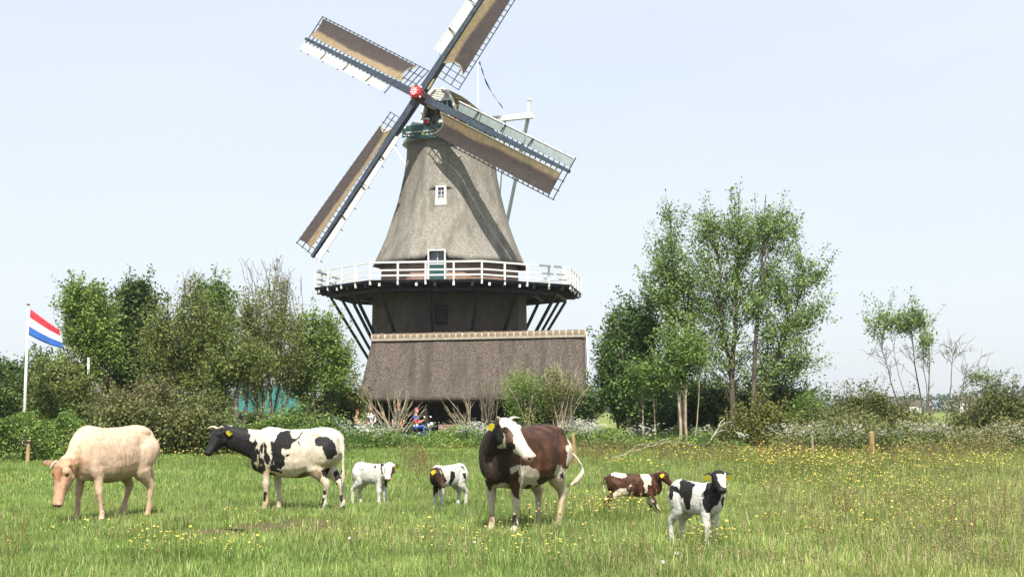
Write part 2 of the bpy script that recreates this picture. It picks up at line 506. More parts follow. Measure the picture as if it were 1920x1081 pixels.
# boards seen from above and at the rim, one object each on the camera side
for i in range(8):
    j = (i + 1) % 8
    n_b = 14
    tanv = unit(o1[j] - o1[i])
    for k in range(n_b):
        t0, t1 = k / n_b + .003, (k + 1) / n_b - .003
        a0, a1 = i1[i] + (i1[j] - i1[i]) * t0, i1[i] + (i1[j] - i1[i]) * t1
        b0_, b1_ = o1[i] + (o1[j] - o1[i]) * t0, o1[i] + (o1[j] - o1[i]) * t1
        ov = RNG.uniform(.04, .1)
        nn = unit((b0_ + b1_) / 2 - AX - np.array([0, 0, DECK])); nn[2] = 0
        q = [a0, a1, b1_ + nn * ov, b0_ + nn * ov]
        MB().prism([p + np.array([0, 0, .004]) for p in q], (0, 0, .045)).build('deck_board', M['black_tar'], stage)
RAILH = 1.04
rim = octo(RO - .06, DECK)
joist_src = None
for i in range(8):
    j = (i + 1) % 8
    a, bb = rim[i], rim[j]
    nn = unit((a + bb) / 2 - AX - np.array([0, 0, DECK])); nn[2] = 0; nn = unit(nn)
    for hz, hh in ((.30, .085), (.60, .085), (RAILH, .10)):
        rail = MB().bar(a + Z * hz, bb + Z * hz, .05 if hz < 1 else .10, hh, up=(0, 0, 1)).build('rail', M['white'], stage)
    for k in range(4):
        t = k / 4
        p = a + (bb - a) * t
        dd = unit(p - AX - np.array([0, 0, DECK])); dd[2] = 0
        MB().bar(p + dd * .065 - Z * .22, p + dd * .065 + Z * (RAILH + .0), .095, .095, up=dd).build('rail_post', M['white'], stage)
    # joists with whitened ends carried by two ring beams
    for k in range(6):
        t = (k + .5) / 6
        p_in, p_out = i0[i] + (i0[j] - i0[i]) * t, o0[i] + (o0[j] - o0[i]) * t
        dd = unit(p_out - p_in)
        jo = MB().bar(p_in - dd * .05 - Z * .12, p_out - dd * .02 - Z * .12, .14, .22).build('joist', M['black_tar'], stage)
        if k % 2 == 0:
            MB().bar(p_out - dd * .018 - Z * .12, p_out + dd * .03 - Z * .12, .125, .17).build('joist_end', M['white'], stage)
for rr_ in (5.4, 6.75):
    rb = octo(rr_, DECK - .42)
    for i in range(8):
        a, bb = rb[i], rb[(i + 1) % 8]
        MB().bar(a, bb, .16, .18).build('ring_beam', M['black_tar'], stage)
for i in range(8):
    for t in (0.0, .5):
        a_in = octo(4.45, 4.3); a_out = octo(6.75, DECK - .5)
        p = a_in[i] * (1 - t) + a_in[(i + 1) % 8] * t; q = a_out[i] * (1 - t) + a_out[(i + 1) % 8] * t
        MB().bar(p, q, .15, .15).build('strut', M['black_tar'], mill)

# ---- cap
PSI, TAU = math.radians(28), math.radians(12)
cn = np.array([-math.sin(PSI), -math.cos(PSI), 0])            # horizontal direction the cap looks in
cu = np.array([math.cos(PSI), -math.sin(PSI), 0])             # to the right seen from in front
def cp(f, r, z):
    """point of the cap: f forward of the axis, r to the right, height z"""
    return AX + cn * f + cu * r + np.array([0, 0, z])
ZC = 18.05                                                     # underside of the cap
rings = []
stations = [(1.40, 1.32, 2.55), (.9, 1.72, 2.52), (.2, 2.1, 2.42), (-.8, 2.25, 2.1), (-1.9, 2.05, 1.62), (-2.9, 1.65, 1.12), (-3.7, 1.0, .5)]
nV = 15
V, F = [], []
for f, hw, ht in stations:
    for j in range(nV):
        t = j / (nV - 1) * 2 - 1
        # boat-shaped cross-section: pointed ridge, bulging sides
        a = abs(t)
        x = hw * (1 - (1 - a) ** 1.55) if a < 1 else hw
        z = ht * (1 - a ** 1.75)
        V.append(cp(f, math.copysign(x, t) if t else 0, ZC + .55 + z * .98))
for s in range(len(stations) - 1):
    for j in range(nV - 1):
        F.append((s * nV + j, s * nV + j + 1, (s + 1) * nV + j + 1, (s + 1) * nV + j))
F.append(tuple((len(stations) - 1) * nV + j for j in range(nV)))
V = np.array(V); nb = len(V)
cen = cp(0, 0, ZC + 1.2); dv = (V - cen) / np.linalg.norm(V - cen, axis=1)[:, None]
V = V + dv * ((fbm(V, 1.5, 41, 3) - .5) * .12)[:, None]
inner = V - dv * .28
F2 = F + [tuple(nb + i for i in reversed(f)) for f in F] + [(j, nb + j, nb + j + 1, j + 1) for j in range(nV - 1)]
cap = mesh_obj('cap', np.vstack([V, inner]), F2, M['thatch_cap'], mill, True)
# cap frame ring, white weather band
V = np.vstack([octo(2.95, 17.72, 16), octo(2.85, 18.0, 16)]); F = [(i, (i + 1) % 16, 16 + (i + 1) % 16, 16 + i) for i in range(16)] + [tuple(range(16, 32)), tuple(range(15, -1, -1))]
mesh_obj('curb_ring', V, F, M['pale_green'], cap)
V = np.vstack([octo(2.72, 18.0, 16), octo(2.5, 18.62, 16)])
mesh_obj('cap_skirt', V, F, M['green_paint'], cap)
# front: dark green panels, white arched trim, white weatherboards in the gable
fz = 1.36
def front_half(z):
    """half width of the cap's mouth at height z above its foot"""
    ht = 2.55 * .98
    a = max(0, 1 - (z / ht)) ** (1 / 1.75)
    return 1.32 * (1 - (1 - a) ** 1.55)
ZF = ZC + .55
pan = MB()
zs_ = np.linspace(.0, 1.68, 9)
poly = [cp(fz, front_half(z) - .12, ZF + z) for z in zs_] + [cp(fz, -front_half(z) + .12, ZF + z) for z in zs_[::-1]]
pan.prism(poly, -cn * .08); pan.build('front_panel', M['green_paint'], cap)
nb_ = 7
for k in range(nb_):                                             # weatherboards, each lapped over the next
    z0 = 1.72 + k * (.72 / nb_); z1 = z0 + .72 / nb_ + .015
    w0, w1 = max(.03, front_half(z0) - .05), max(.02, front_half(z1) - .05)
    MB().prism([cp(fz + .10, -w0, ZF + z0), cp(fz + .10, w0, ZF + z0), cp(fz + .04, w1, ZF + z1), cp(fz + .04, -w1, ZF + z1)], -cn * .03).build('gable_board', M['cream'], cap)
MB().bar(cp(fz + .11, -front_half(1.68) + .04, ZF + 1.69), cp(fz + .11, front_half(1.68) - .04, ZF + 1.69), .10, .13).build('gable_sill', M['white'], cap)
for sg in (-1, 1):
    zz = np.linspace(-.02, 2.44, 14)
    pts = [cp(fz + .13, sg * (front_half(max(z, 0)) - .0), ZF + z) for z in zz]
    mb = MB()
    for a, bb in zip(pts[:-1], pts[1:]): mb.bar(a, bb, .11, .16, up=cn)
    mb.build('arched_trim', M['white'], cap)
for r0 in (-.85, -.55, .55, .2):
    MB().bar(cp(fz + .05, r0, ZF + .05), cp(fz + .05, r0, ZF + 1.66), .09, .06, up=cn).build('panel_batten', M['white' if abs(r0) > 1 else 'pale_green'], cap)
bx = MB(); bx.prism([cp(1.3, -1.75, ZC), cp(2.75, -1.55, ZC), cp(2.75, 1.55, ZC), cp(1.3, 1.75, ZC)], (0, 0, .56)); bx.build('front_base', M['green_paint'], cap)
for r0, w in ((-.98, .95), (.80, .65)):
    MB().prism([cp(2.5, r0 - w / 2, ZF + .03), cp(2.5, r0 + w / 2, ZF + .03), cp(2.1, r0 + w / 2, ZF + .42), cp(2.1, r0 - w / 2, ZF + .42)], -cn * .04).build('front_shutter', M['pale_green'], cap)
for r0 in (.98, 1.22, 1.46):
    MB().bar(cp(2.66, r0, ZF - .02), cp(2.45, r0 + .08, ZF + .45), .12, .05, up=cn).build('front_slat', M['white'], cap)
for r0 in (-.33, 0, .33):
    MB().bar(cp(2.3, r0, ZF - .1), cp(2.3, r0, ZF + 1.5), .22, .2, up=cn).build('storm_post', M['dark_wood'], cap)
# decorated name board below the sails
bd = MB(); nseg_ = 14; top, bot = [], []
for i in range(nseg_ + 1):
    t = i / nseg_ * 2 - 1
    ff = 3.12 - .42 * t * t
    top.append(cp(ff, t * 1.85, ZC + .34 + .10 * t * t)); bot.append(cp(ff, t * 1.85, ZC - .34 + .26 * t * t + .06 * math.cos(t * 9)))
bd.prism(top + bot[::-1], -cn * .07)
board = bd.build('name_board', M['green_paint'], cap)
def on_board(t, z): return cp(3.12 - .42 * t * t + .012, t * 1.85, ZC + z + .12 * t * t)
rs = random.Random(3)
def stroke(pts, r, mat):
    MB().tube([on_board(*p) for p in smooth_path(pts, 3)], r, 4).build('board_scroll', mat, board)
# worn white flourishes along the board: two hand-painted rows and a scrolled lower edge
x = -.78
while x < .72:
    w = rs.uniform(.035, .07)
    h = .07
    stroke([(x, .02), (x + w * .2, .02 + h), (x + w * .6, .0), (x + w * .9, .02 + h * rs.uniform(.5, 1.1))], .018, M['white'])
    x += w + rs.uniform(.02, .05)
stroke([(-.92, -.08), (-.8, -.17), (-.7, -.10), (-.6, -.2), (-.5, -.12), (-.42, -.2)], .026, M['white'])
stroke([(.05, -.16), (.2, -.2), (.34, -.14), (.45, -.08)], .026, M['white'])
stroke([(.55, -.10), (.68, -.04), (.82, .06)], .026, M['white'])
for k in range(5):
    a = 2 * math.pi * k / 5 + math.pi / 2
    stroke([(-.06, -.10), (-.06 + .045 * math.cos(a), -.10 + .08 * math.sin(a))], .02, M['gold'])
for r0, z0 in ((-1.95, .25), (.05, .62), (1.95, .55)):
    MB().bar(cp(3.0, r0 - .14, ZC + z0), cp(3.0, r0 + .14, ZC + z0), .22, .26, up=cn).build('beam_end', M['red_paint'], cap)
    MB().bar(cp(3.02, r0 - .16, ZC + z0 + .17), cp(3.02, r0 + .16, ZC + z0 + .17), .24, .08, up=(0, 0, 1)).build('beam_end_cap', M['white'], cap)
# flagpole of the cap and the tail gear
sp_r, sp_l = cp(-.9, 5.2, 19.28), cp(-.9, -5.7, 19.28)
MB().bar(cp(-.9, 2.2, 19.28), sp_r, .34, .34).build('tail_beam', M['white'], cap)
MB().bar(cp(-.9, -2.2, 19.28), sp_l, .3, .3).build('tail_beam', M['white'], cap)
MB().bar(sp_l + Z * .0 - cu * .1 + np.array([0, 0, -.35]), sp_l - cu * .1 + np.array([0, 0, .45]), .07, .07).build('beam_strut', M['white'], cap)
tail_foot = cp(-6.6, 0, 9.9)
pr_top = sp_r - cu * .25 + Z * .9
mbp = MB().bar(pr_top, sp_r - cu * .35 - Z * .2, .14, .14); mbp.build('tail_post', M['white'], cap)
MB().ellipsoid(pr_top + Z * .06, (.13, .13, .09), 8, 5).build('post_finial', M['white'], cap, True)
MB().bar(sp_r - cu * .35 - Z * .2, cp(-4.5, .6, 9.6), .17, .17).build('tail_brace', M['pale_green'], cap)
MB().bar(cp(-.9, 3.3, 19.2), cp(-4.6, .5, 9.6), .08, .08).build('tail_brace', M['pale_green'], cap)
MB().bar(sp_l + cu * .3 - Z * .2, cp(-4.5, -.2, 9.6), .13, .13).build('tail_brace', M['white'], cap)
MB().bar(cp(-2.9, 0, 19.0), cp(-4.8, 0, 9.2), .34, .34).build('tail_pole', M['white'], cap)
MB().bar(cp(-5.2, .35, 8.8), cp(-5.2, .35, 10.0), .22, .22).build('winch_post', M['cream'], cap)
# winch post on the right of the stage
wp = np.array(octo(6.9, DECK)[2]) ; wp = at(1059, 86.0, DECK + .05)
MB().bar(wp, wp + Z * 1.05, .34, .34).bar(wp + Z * 1.05, wp + Z * 1.42, .2, .2, taper=.5).build('stage_bollard', M['cream'], stage)

# ---- windshaft, poll end and the four sails
sn = np.array([-math.sin(PSI) * math.cos(TAU), -math.cos(PSI) * math.cos(TAU), math.sin(TAU)])
su = cu.copy()
sv = np.cross(su, -sn); sv *= np.sign(sv[2])
HUB = un(788.5, 180, 83.4)
MB().tube([HUB - sn * 2.2, HUB - sn * .45, HUB + sn * .3], [.34, .38, .38], 12).build('windshaft', M['dark_wood'], mill, True)
ph = MB()
R8 = [HUB + sn * .66 + .385 * (math.cos(a) * su + math.sin(a) * sv) for a in np.arange(8) * math.pi / 4 + math.pi / 8]
ph.prism(R8, -sn * 1.2); poll = ph.build('poll_end', M['red_paint'], mill)
pb = MB().prism([HUB + sn * .74 + .30 * (math.cos(a) * su + math.sin(a) * sv) for a in np.arange(8) * math.pi / 4], -sn * .12); pb.build('poll_cap', M['red_paint'], poll)
for k in range(8):
    a = k * math.pi / 4 + .2; d_ = math.cos(a) * su + math.sin(a) * sv; e_ = -math.sin(a) * su + math.cos(a) * sv
    c = HUB + sn * .744
    MB().prism([c + d_ * .05 - e_ * .012, c + d_ * .22 - e_ * .035, c + d_ * .25, c + d_ * .22 + e_ * .035, c + d_ * .05 + e_ * .012], sn * .012).build('star_ray', M['white'], poll)
for k in range(8):
    a = k * math.pi / 4; d_ = math.cos(a) * su + math.sin(a) * sv
    MB().ellipsoid(HUB + sn * .50 + d_ * .43, (.07, .07, .07), 6, 4).build('poll_bolt', M['white'] if k % 2 else M['dark_wood'], poll, True)

def sail(ang, off, board_mat, length=11.55, seed=0, cloth_in=2.15):
    """one sail; ang is its direction in the sail plane, off the stock's offset along the shaft"""
    d = math.cos(ang) * su + math.sin(ang) * sv               # outward
    tr = math.sin(ang) * su - math.cos(ang) * sv               # trailing side (clockwise seen from in front)
    H0 = HUB + sn * off
    st = MB()
    def c_(s): return H0 + d * s
    st.bar(c_(-.2), c_(2.6), .40, .44, up=tr, taper=.92); st.bar(c_(2.6), c_(length), .372, .36, up=tr, taper=.5)
    root = st.build('sail', M['stock_steel'], mill)
    def tw(s):                                                  # weather angle: strong near the hub, almost flat at the tip
        return math.radians(17 * (1 - s / length) ** 1.0 + 3)
    def P(s, t, o=0.0):
        """s metres out, t metres to the trailing side (negative: leading side), o in front"""
        w = tw(s)
        return H0 + d * s + tr * (t * math.cos(w)) - sn * (t * math.sin(w)) + sn * (o - .06)
    # sail bars
    nb = 27
    s_in = max(1.2, cloth_in - .85)
    for k in range(nb):
        s = s_in + (length - .12 - s_in) * k / (nb - 1)
        lead = -.42 if 1 < k < nb - 1 and k % 4 else -.86
        if k == 0: lead = -.1
        MB().bar(P(s, lead if s > 2.4 else -.1), P(s, 1.80), .045, .05, up=sn).build('sail_bar', M['stock_steel'], root)
    for t in (.62, 1.2, 1.76):
        pts = [P(s, t, -.05) for s in np.linspace(s_in, length - .05, 12)]
        mb = MB()
        for a, bb in zip(pts[:-1], pts[1:]): mb.bar(a, bb, .05, .035, up=sn)
        mb.build('hem_lath', M['stock_steel'], root)
    # canvas, bellied and a little slack at the inner end
    ns, ntt = 60, 14
    ss = np.linspace(cloth_in, length - .35, ns)
    rs_ = np.random.default_rng(seed)
    V, C = [], []
    for i, s in enumerate(ss):
        e = i / (ns - 1)
        for j in range(ntt):
            t = j / (ntt - 1)
            ip = .42 * max(0, 1 - e * 14) * (math.sin(math.pi * t) ** 1) + .10 * max(0, 1 - (1 - e) * 20) * math.sin(math.pi * t)
            tt = .30 + 1.34 * t
            belly = .05 * math.sin(math.pi * t) * (.5 + .5 * math.sin(e * math.pi)) - .13 * (1 - t) ** 2
            V.append(P(s + (ip if e < .5 else -ip), tt, .135 - belly))
    V = np.array(V)
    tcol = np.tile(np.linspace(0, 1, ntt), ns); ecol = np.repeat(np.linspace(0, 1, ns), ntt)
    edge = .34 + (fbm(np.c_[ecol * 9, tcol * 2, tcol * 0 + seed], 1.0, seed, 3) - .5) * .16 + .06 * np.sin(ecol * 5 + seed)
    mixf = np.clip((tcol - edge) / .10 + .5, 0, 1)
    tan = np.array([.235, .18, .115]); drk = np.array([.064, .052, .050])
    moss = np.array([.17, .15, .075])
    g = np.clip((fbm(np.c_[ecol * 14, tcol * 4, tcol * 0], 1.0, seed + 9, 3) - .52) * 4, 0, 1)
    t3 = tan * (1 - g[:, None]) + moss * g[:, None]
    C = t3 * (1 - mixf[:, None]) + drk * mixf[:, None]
    F = [(i * ntt + j, i * ntt + j + 1, (i + 1) * ntt + j + 1, (i + 1) * ntt + j) for i in range(ns - 1) for j in range(ntt - 1)]
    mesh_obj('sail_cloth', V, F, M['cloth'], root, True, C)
    # bolt rope along the canvas
    rope = [V[i * ntt] for i in range(0, ns, 3)]
    MB().tube(rope, .025, 5).build('bolt_rope', M['wedge'], root)
    rope = [V[j] for j in range(ntt)]
    MB().tube(rope, .035, 5).build('bolt_rope', M['wedge'], root)
    # wind boards on the leading side
    cuts = np.linspace(2.75, length - .1, 6)
    for a, bb in zip(cuts[:-1], cuts[1:]):
        q = [P(a + .03, -.24, .07), P(bb - .03, -.24, .07), P(bb - .03, -.74, .15), P(a + .03, -.74, .15)]
        MB().prism(q, -sn * .025).build('wind_board', board_mat, root)
    mb = MB(); mb.bar(P(2.7, -.76, .16), P(length - .05, -.76, .16), .05, .05, up=sn); mb.build('board_rail', M['white'], root)
    for s in (4.3, 6.4, 8.5):
        MB().bar(P(s, -.75, .2), P(s - .12, -.2, .2), .05, .05, up=sn).build('board_toggle', M['dark_wood'], root)
    # wedge block at the poll end
    MB().bar(H0 + d * .55 + tr * .28, H0 + d * 1.25 + tr * .26, .14, .14, up=sn).build('stock_wedge', M['wedge'], root)
    return root
M['wedge'] = mat_noise('wedge_wood', (.24, .21, .13), (.36, .32, .2), 6, rough=.8)
R_ = math.radians
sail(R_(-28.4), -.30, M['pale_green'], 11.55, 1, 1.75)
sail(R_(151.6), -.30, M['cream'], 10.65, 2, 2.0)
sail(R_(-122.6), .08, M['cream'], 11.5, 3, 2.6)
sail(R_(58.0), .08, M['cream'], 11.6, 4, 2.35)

# long pennant on the cap's flag pole
fp = cp(-2.3, .2, 0)
pole = MB(); pt = un(896, 108, fp[1]); pb_ = np.array([pt[0], fp[1], 20.2])
pole.bar(pb_, pt, .06, .06, taper=.7); pole.build('cap_flagpole', M['white'], cap)
M['navy'] = mat_noise('navy_cloth', (.03, .06, .16), (.05, .09, .22), 6, rough=.9)
pts = [un(*q, fp[1]) for q in ((898, 116), (903, 128), (908, 145), (916, 163), (926, 180), (936, 193), (943, 203))]
pts = smooth_path(pts, 4); V, F = [], []
for i, p in enumerate(pts):
    w = .20 * (1 - i / len(pts)) + .07
    a = i * .55
    off = np.array([math.cos(a) * .5, math.sin(a), .35]) * w / 2
    V += [p - off, p + off]
F = [(2 * i, 2 * i + 1, 2 * i + 3, 2 * i + 2) for i in range(len(pts) - 1)]
o = mesh_obj('pennant', np.array(V), F, M['navy'], None, True, loc=pts[0])
set_props(o, 'long thin navy blue pennant trailing behind the windmill cap', 'pennant')
sd = o.modifiers.new('thickness', 'SOLIDIFY'); sd.thickness = .01
# ------------------------------------------------------------------ thatched shed in front of the mill
SHY = 80.0
RL, RR = un(698, 633, SHY), un(1097, 625, SHY)
EL, ER = un(669, 748, SHY - 3.2), un(1101, 744, SHY - 3.2)
BL, BR = RL + (RL - EL) * np.array([.2, 1, 0]) - np.array([0, 0, 2.6]), RR + (RR - ER) * np.array([.2, 1, 0]) - np.array([0, 0, 2.6])
BL[1] = RL[1] + 2.3; BR[1] = RR[1] + 2.3
shed = thing('thatched_shed', 'open fronted shed with a steep brown thatched roof and tiled ridge', 'shed', np.array([(EL[0] + ER[0]) / 2, SHY - 1, 0]))
def slope(a0, a1, b0, b1, th, nm):
    """thatched slope between ridge a0-a1 and eave b0-b1, with thickness"""
    nu, nv = 40, 16
    nrm = unit(np.cross(a1 - a0, b0 - a0)); nrm = nrm if nrm[2] > 0 else -nrm
    V = []
    for j in range(nv):
        t = j / (nv - 1)
        for i in range(nu):
            s = i / (nu - 1)
            p = (a0 * (1 - s) + a1 * s) * (1 - t) + (b0 * (1 - s) + b1 * s) * t
            p = p + nrm * (-.16 * math.sin(math.pi * t) - .05 * (1 if i in (0, nu - 1) else 0))
            V.append(p)
    V = np.array(V); V += nrm * ((fbm(V, .9, 3, 3) - .5) * .16)[:, None]
    nb = len(V); W2 = V - nrm * th
    F = [(j * nu + i, j * nu + i + 1, (j + 1) * nu + i + 1, (j + 1) * nu + i) for j in range(nv - 1) for i in range(nu - 1)]
    F2 = F + [tuple(nb + i for i in f[::-1]) for f in F]
    ed = [i for i in range(nu)] + [j * nu + nu - 1 for j in range(1, nv)] + [(nv - 1) * nu + i for i in range(nu - 2, -1, -1)] + [j * nu for j in range(nv - 2, 0, -1)]
    for a, b_ in zip(ed, ed[1:] + ed[:1]): F2.append((b_, a, nb + a, nb + b_))
    return mesh_obj(nm, np.vstack([V, W2]), F2, M['thatch_roof'], shed, True)
roof = slope(RL, RR, EL, ER, .30, 'roof')
slope(RL, RR, BL, BR, .30, 'rear_roof')
# ridge: pale mortar bed with clay ridge tiles, each its own piece
rd = unit(RR - RL); rlen = np.linalg.norm(RR - RL); side_ = unit(np.cross(rd, [0, 0, 1])); upv = np.cross(side_, rd)
def halfround(c, l, r0, r1, n=9):
    V, F = [], []
    for e in (0, l):
        for j in range(n):
            a = math.radians(-28) + (math.pi + math.radians(56)) * j / (n - 1)
            for r in (r1, r0): V.append(c + rd * e + side_ * (r * math.cos(a)) + upv * (r * math.sin(a)))
    m = 2 * n
    for j in range(n - 1):
        a = 2 * j
        F += [(a, a + 2, m + a + 2, m + a), (a + 1, m + a + 1, m + a + 3, a + 3), (a, a + 1, a + 3, a + 2), (m + a, m + a + 2, m + a + 3, m + a + 1)]
    F += [(0, m, m + 1, 1), (m - 2, m - 1, 2 * m - 1, 2 * m - 2)]
    return V, F
mb = MB(); V, F = halfround(RL - upv * .06 - rd * .05, rlen + .1, .12, .255); mb.add(V, F); mb.bar(RL - rd * .05 - side_ * -.27 - upv * .13, RR + rd * .05 + side_ * .27 - upv * .13, .1, .14)
bed = mb.build('mortar_bed', M['mortar'], roof)
nt_ = 33
V, F = halfround(RL - upv * .06, rlen / nt_ * .74, .20, .29)
t0 = MB(); t0.add(V, F); tile0 = t0.build('ridge_tile', M['tile'], roof)
tile0.data.transform(Matrix.Translation(Vector(-(RL - ROOT[roof.name])))); tile0.location = RL - ROOT[roof.name] + rd * .05
for i in range(1, nt_):
    c = RL + rd * (rlen * i / nt_ + .05 + RNG.uniform(-.02, .02)) + upv * RNG.uniform(-.015, .015)
    share(tile0, 'ridge_tile', c, (RNG.uniform(-.02, .02), RNG.uniform(-.02, .02), 0), roof)
# verge boards at the right gable, posts, tie beam, walls
off = np.array([.06, 0, 0])
MB().bar(RR + rd * .07 + upv * .05, ER + off + np.array([.05, -.05, .1]), .05, .12, up=(0, -1, 1)).build('verge_board', M['cream'], shed)
MB().bar(RR + rd * .05 + upv * -.12, ER + off + np.array([.03, -.05, -.08]), .07, .20, up=(0, -1, 1)).build('verge_board', M['dark_wood'], shed)
gz = lambda p, z: np.array([p[0], p[1], z])
wall_y = SHY + .9
mb = MB(); mb.prism([gz(EL + np.array([.7, 0, 0]), 0) * (1, 0, 1) + (0, wall_y, 0), gz(ER - np.array([.4, 0, 0]), 0) * (1, 0, 1) + (0, wall_y, 0), gz(ER - np.array([.4, 0, 0]), 3.4) * (1, 0, 1) + (0, wall_y, 0), gz(EL + np.array([.7, 0, 0]), 3.4) * (1, 0, 1) + (0, wall_y, 0)], (0, .12, 0))
mb.build('rear_wall', M['dark_wood'], shed)
# rough stone pier at the right, side wall
x1 = ER[0] - .62
mb = MB(); mb.prism([(x1 - .9, EL[1] + .75, 0), (x1, EL[1] + .75, 0), (x1, EL[1] + .75, 2.4), (x1 - .9, EL[1] + .75, 2.4)], (0, 3.2, 0)); mb.build('pier', mat_noise('rough_dark_stone', (.02, .016, .013), (.15, .12, .095), 7, rough=.9, bump=.9, bscale=9, lo=.42, hi=.7, bdist=.05), shed)
mb = MB(); mb.prism([(EL[0] + .7, EL[1] + .9, 0), (EL[0] + .82, EL[1] + .9, 0), (EL[0] + .82, EL[1] + .9, 2.5), (EL[0] + .7, EL[1] + .9, 2.5)], (0, 3.2, 0)); mb.build('side_wall', M['dark_wood'], shed)
mb = MB(); mb.prism([(ER[0] - .5, EL[1] + .9, 2.3), (ER[0] - .5, RL[1] + 2, 2.3), (ER[0] - .5, RL[1], RL[2] - .5)], (.06, 0, 0)); mb.build('gable_wall', M['dark_wood'], shed)
MB().bar((EL[0] + .5, EL[1] + .75, 2.32), (ER[0] - .3, ER[1] + .75, 2.38), .2, .22).build('wall_plate', M['dark_wood'], shed)
for px in (700, 800, 905, 985):
    p = at(px, EL[1] + .75)
    MB().bar(p, p + np.array([0, 0, 2.3]), .18, .18, up=(0, 1, 0)).build('post', M['dark_wood'], shed)
MB().bar(at(795, EL[1] + .62, .75), at(1050, EL[1] + .62, .80), .05, .05).build('cross_rail', M['dark_wood'], shed)
# low brick wall piece in front of the opening: real bricks
wall = thing('brick_wall', 'short low brick wall in front of the dark shed opening', 'wall', at(836, 73))
bw, bh = .22, .065
c0 = at(822, 73)
nrow = 11
first = None
for r in range(nrow):
    for c in range(4):
        q = c0 + np.array([c * (bw + .012) + (.11 if r % 2 else 0), 0, r * (bh + .012)])
        if first is None:
            b0 = MB(); b0.prism([q, q + (bw, 0, 0), q + (bw, 0, bh), q + (0, 0, bh)], (0, .11, 0)); first = b0.build('brick', M['brick_warm'], wall)
            first.data.transform(Matrix.Translation(Vector(-(q - ROOT[wall.name])))); first.location = q - ROOT[wall.name]
        else:
            share(first, 'brick', q + (0, RNG.uniform(-.006, .006), 0), None, wall)
mb = MB(); mb.prism([c0 + (.0, .03, 0), c0 + (.99, .03, 0), c0 + (.99, .03, nrow * .077 - .01), c0 + (0, .03, nrow * .077 - .01)], (0, .06, 0)); mb.build('mortar_core', M['mortar'], wall)
# ------------------------------------------------------------------ vegetation builders
def leaf_quads(P, size, rng, up=.35, aspect=.55, face=None):
    """leaf-shaped quads at points P: returns vertices (4n,3) and faces (n,4)"""
    n = len(P)
    nr = rng.normal(size=(n, 3)); nr[:, 2] = np.abs(nr[:, 2]) + up
    nr /= np.linalg.norm(nr, axis=1)[:, None]
    a = rng.normal(size=(n, 3)); a[:, 2] -= .25
    a -= nr * np.sum(a * nr, axis=1)[:, None]; a /= np.linalg.norm(a, axis=1)[:, None] + 1e-9
    b = np.cross(nr, a)
    L = (np.asarray(size) * rng.uniform(.65, 1.35, n))[:, None]; Wd = L * aspect * .5
    V = np.empty((n, 4, 3))
    V[:, 0] = P - a * L * .5; V[:, 1] = P + b * Wd + nr * L * .06; V[:, 2] = P + a * L * .5; V[:, 3] = P - b * Wd + nr * L * .06
    return V.reshape(-1, 3), np.arange(4 * n, dtype=np.int32).reshape(n, 4)

def leaf_colors(n, cols, rng, cl=None, jit=.22):
    cols = np.array(cols, float)
    w = rng.uniform(0, 1, n) if cl is None else np.clip(cl + rng.normal(0, .22, n), 0, 1)
    x = w * (len(cols) - 1); i = np.clip(x.astype(int), 0, len(cols) - 2); f = (x - i)[:, None]
    c = cols[i] * (1 - f) + cols[i + 1] * f
    c = c * (1 + rng.uniform(-jit, jit, (n, 1)))
    return np.repeat(c, 4, axis=0)

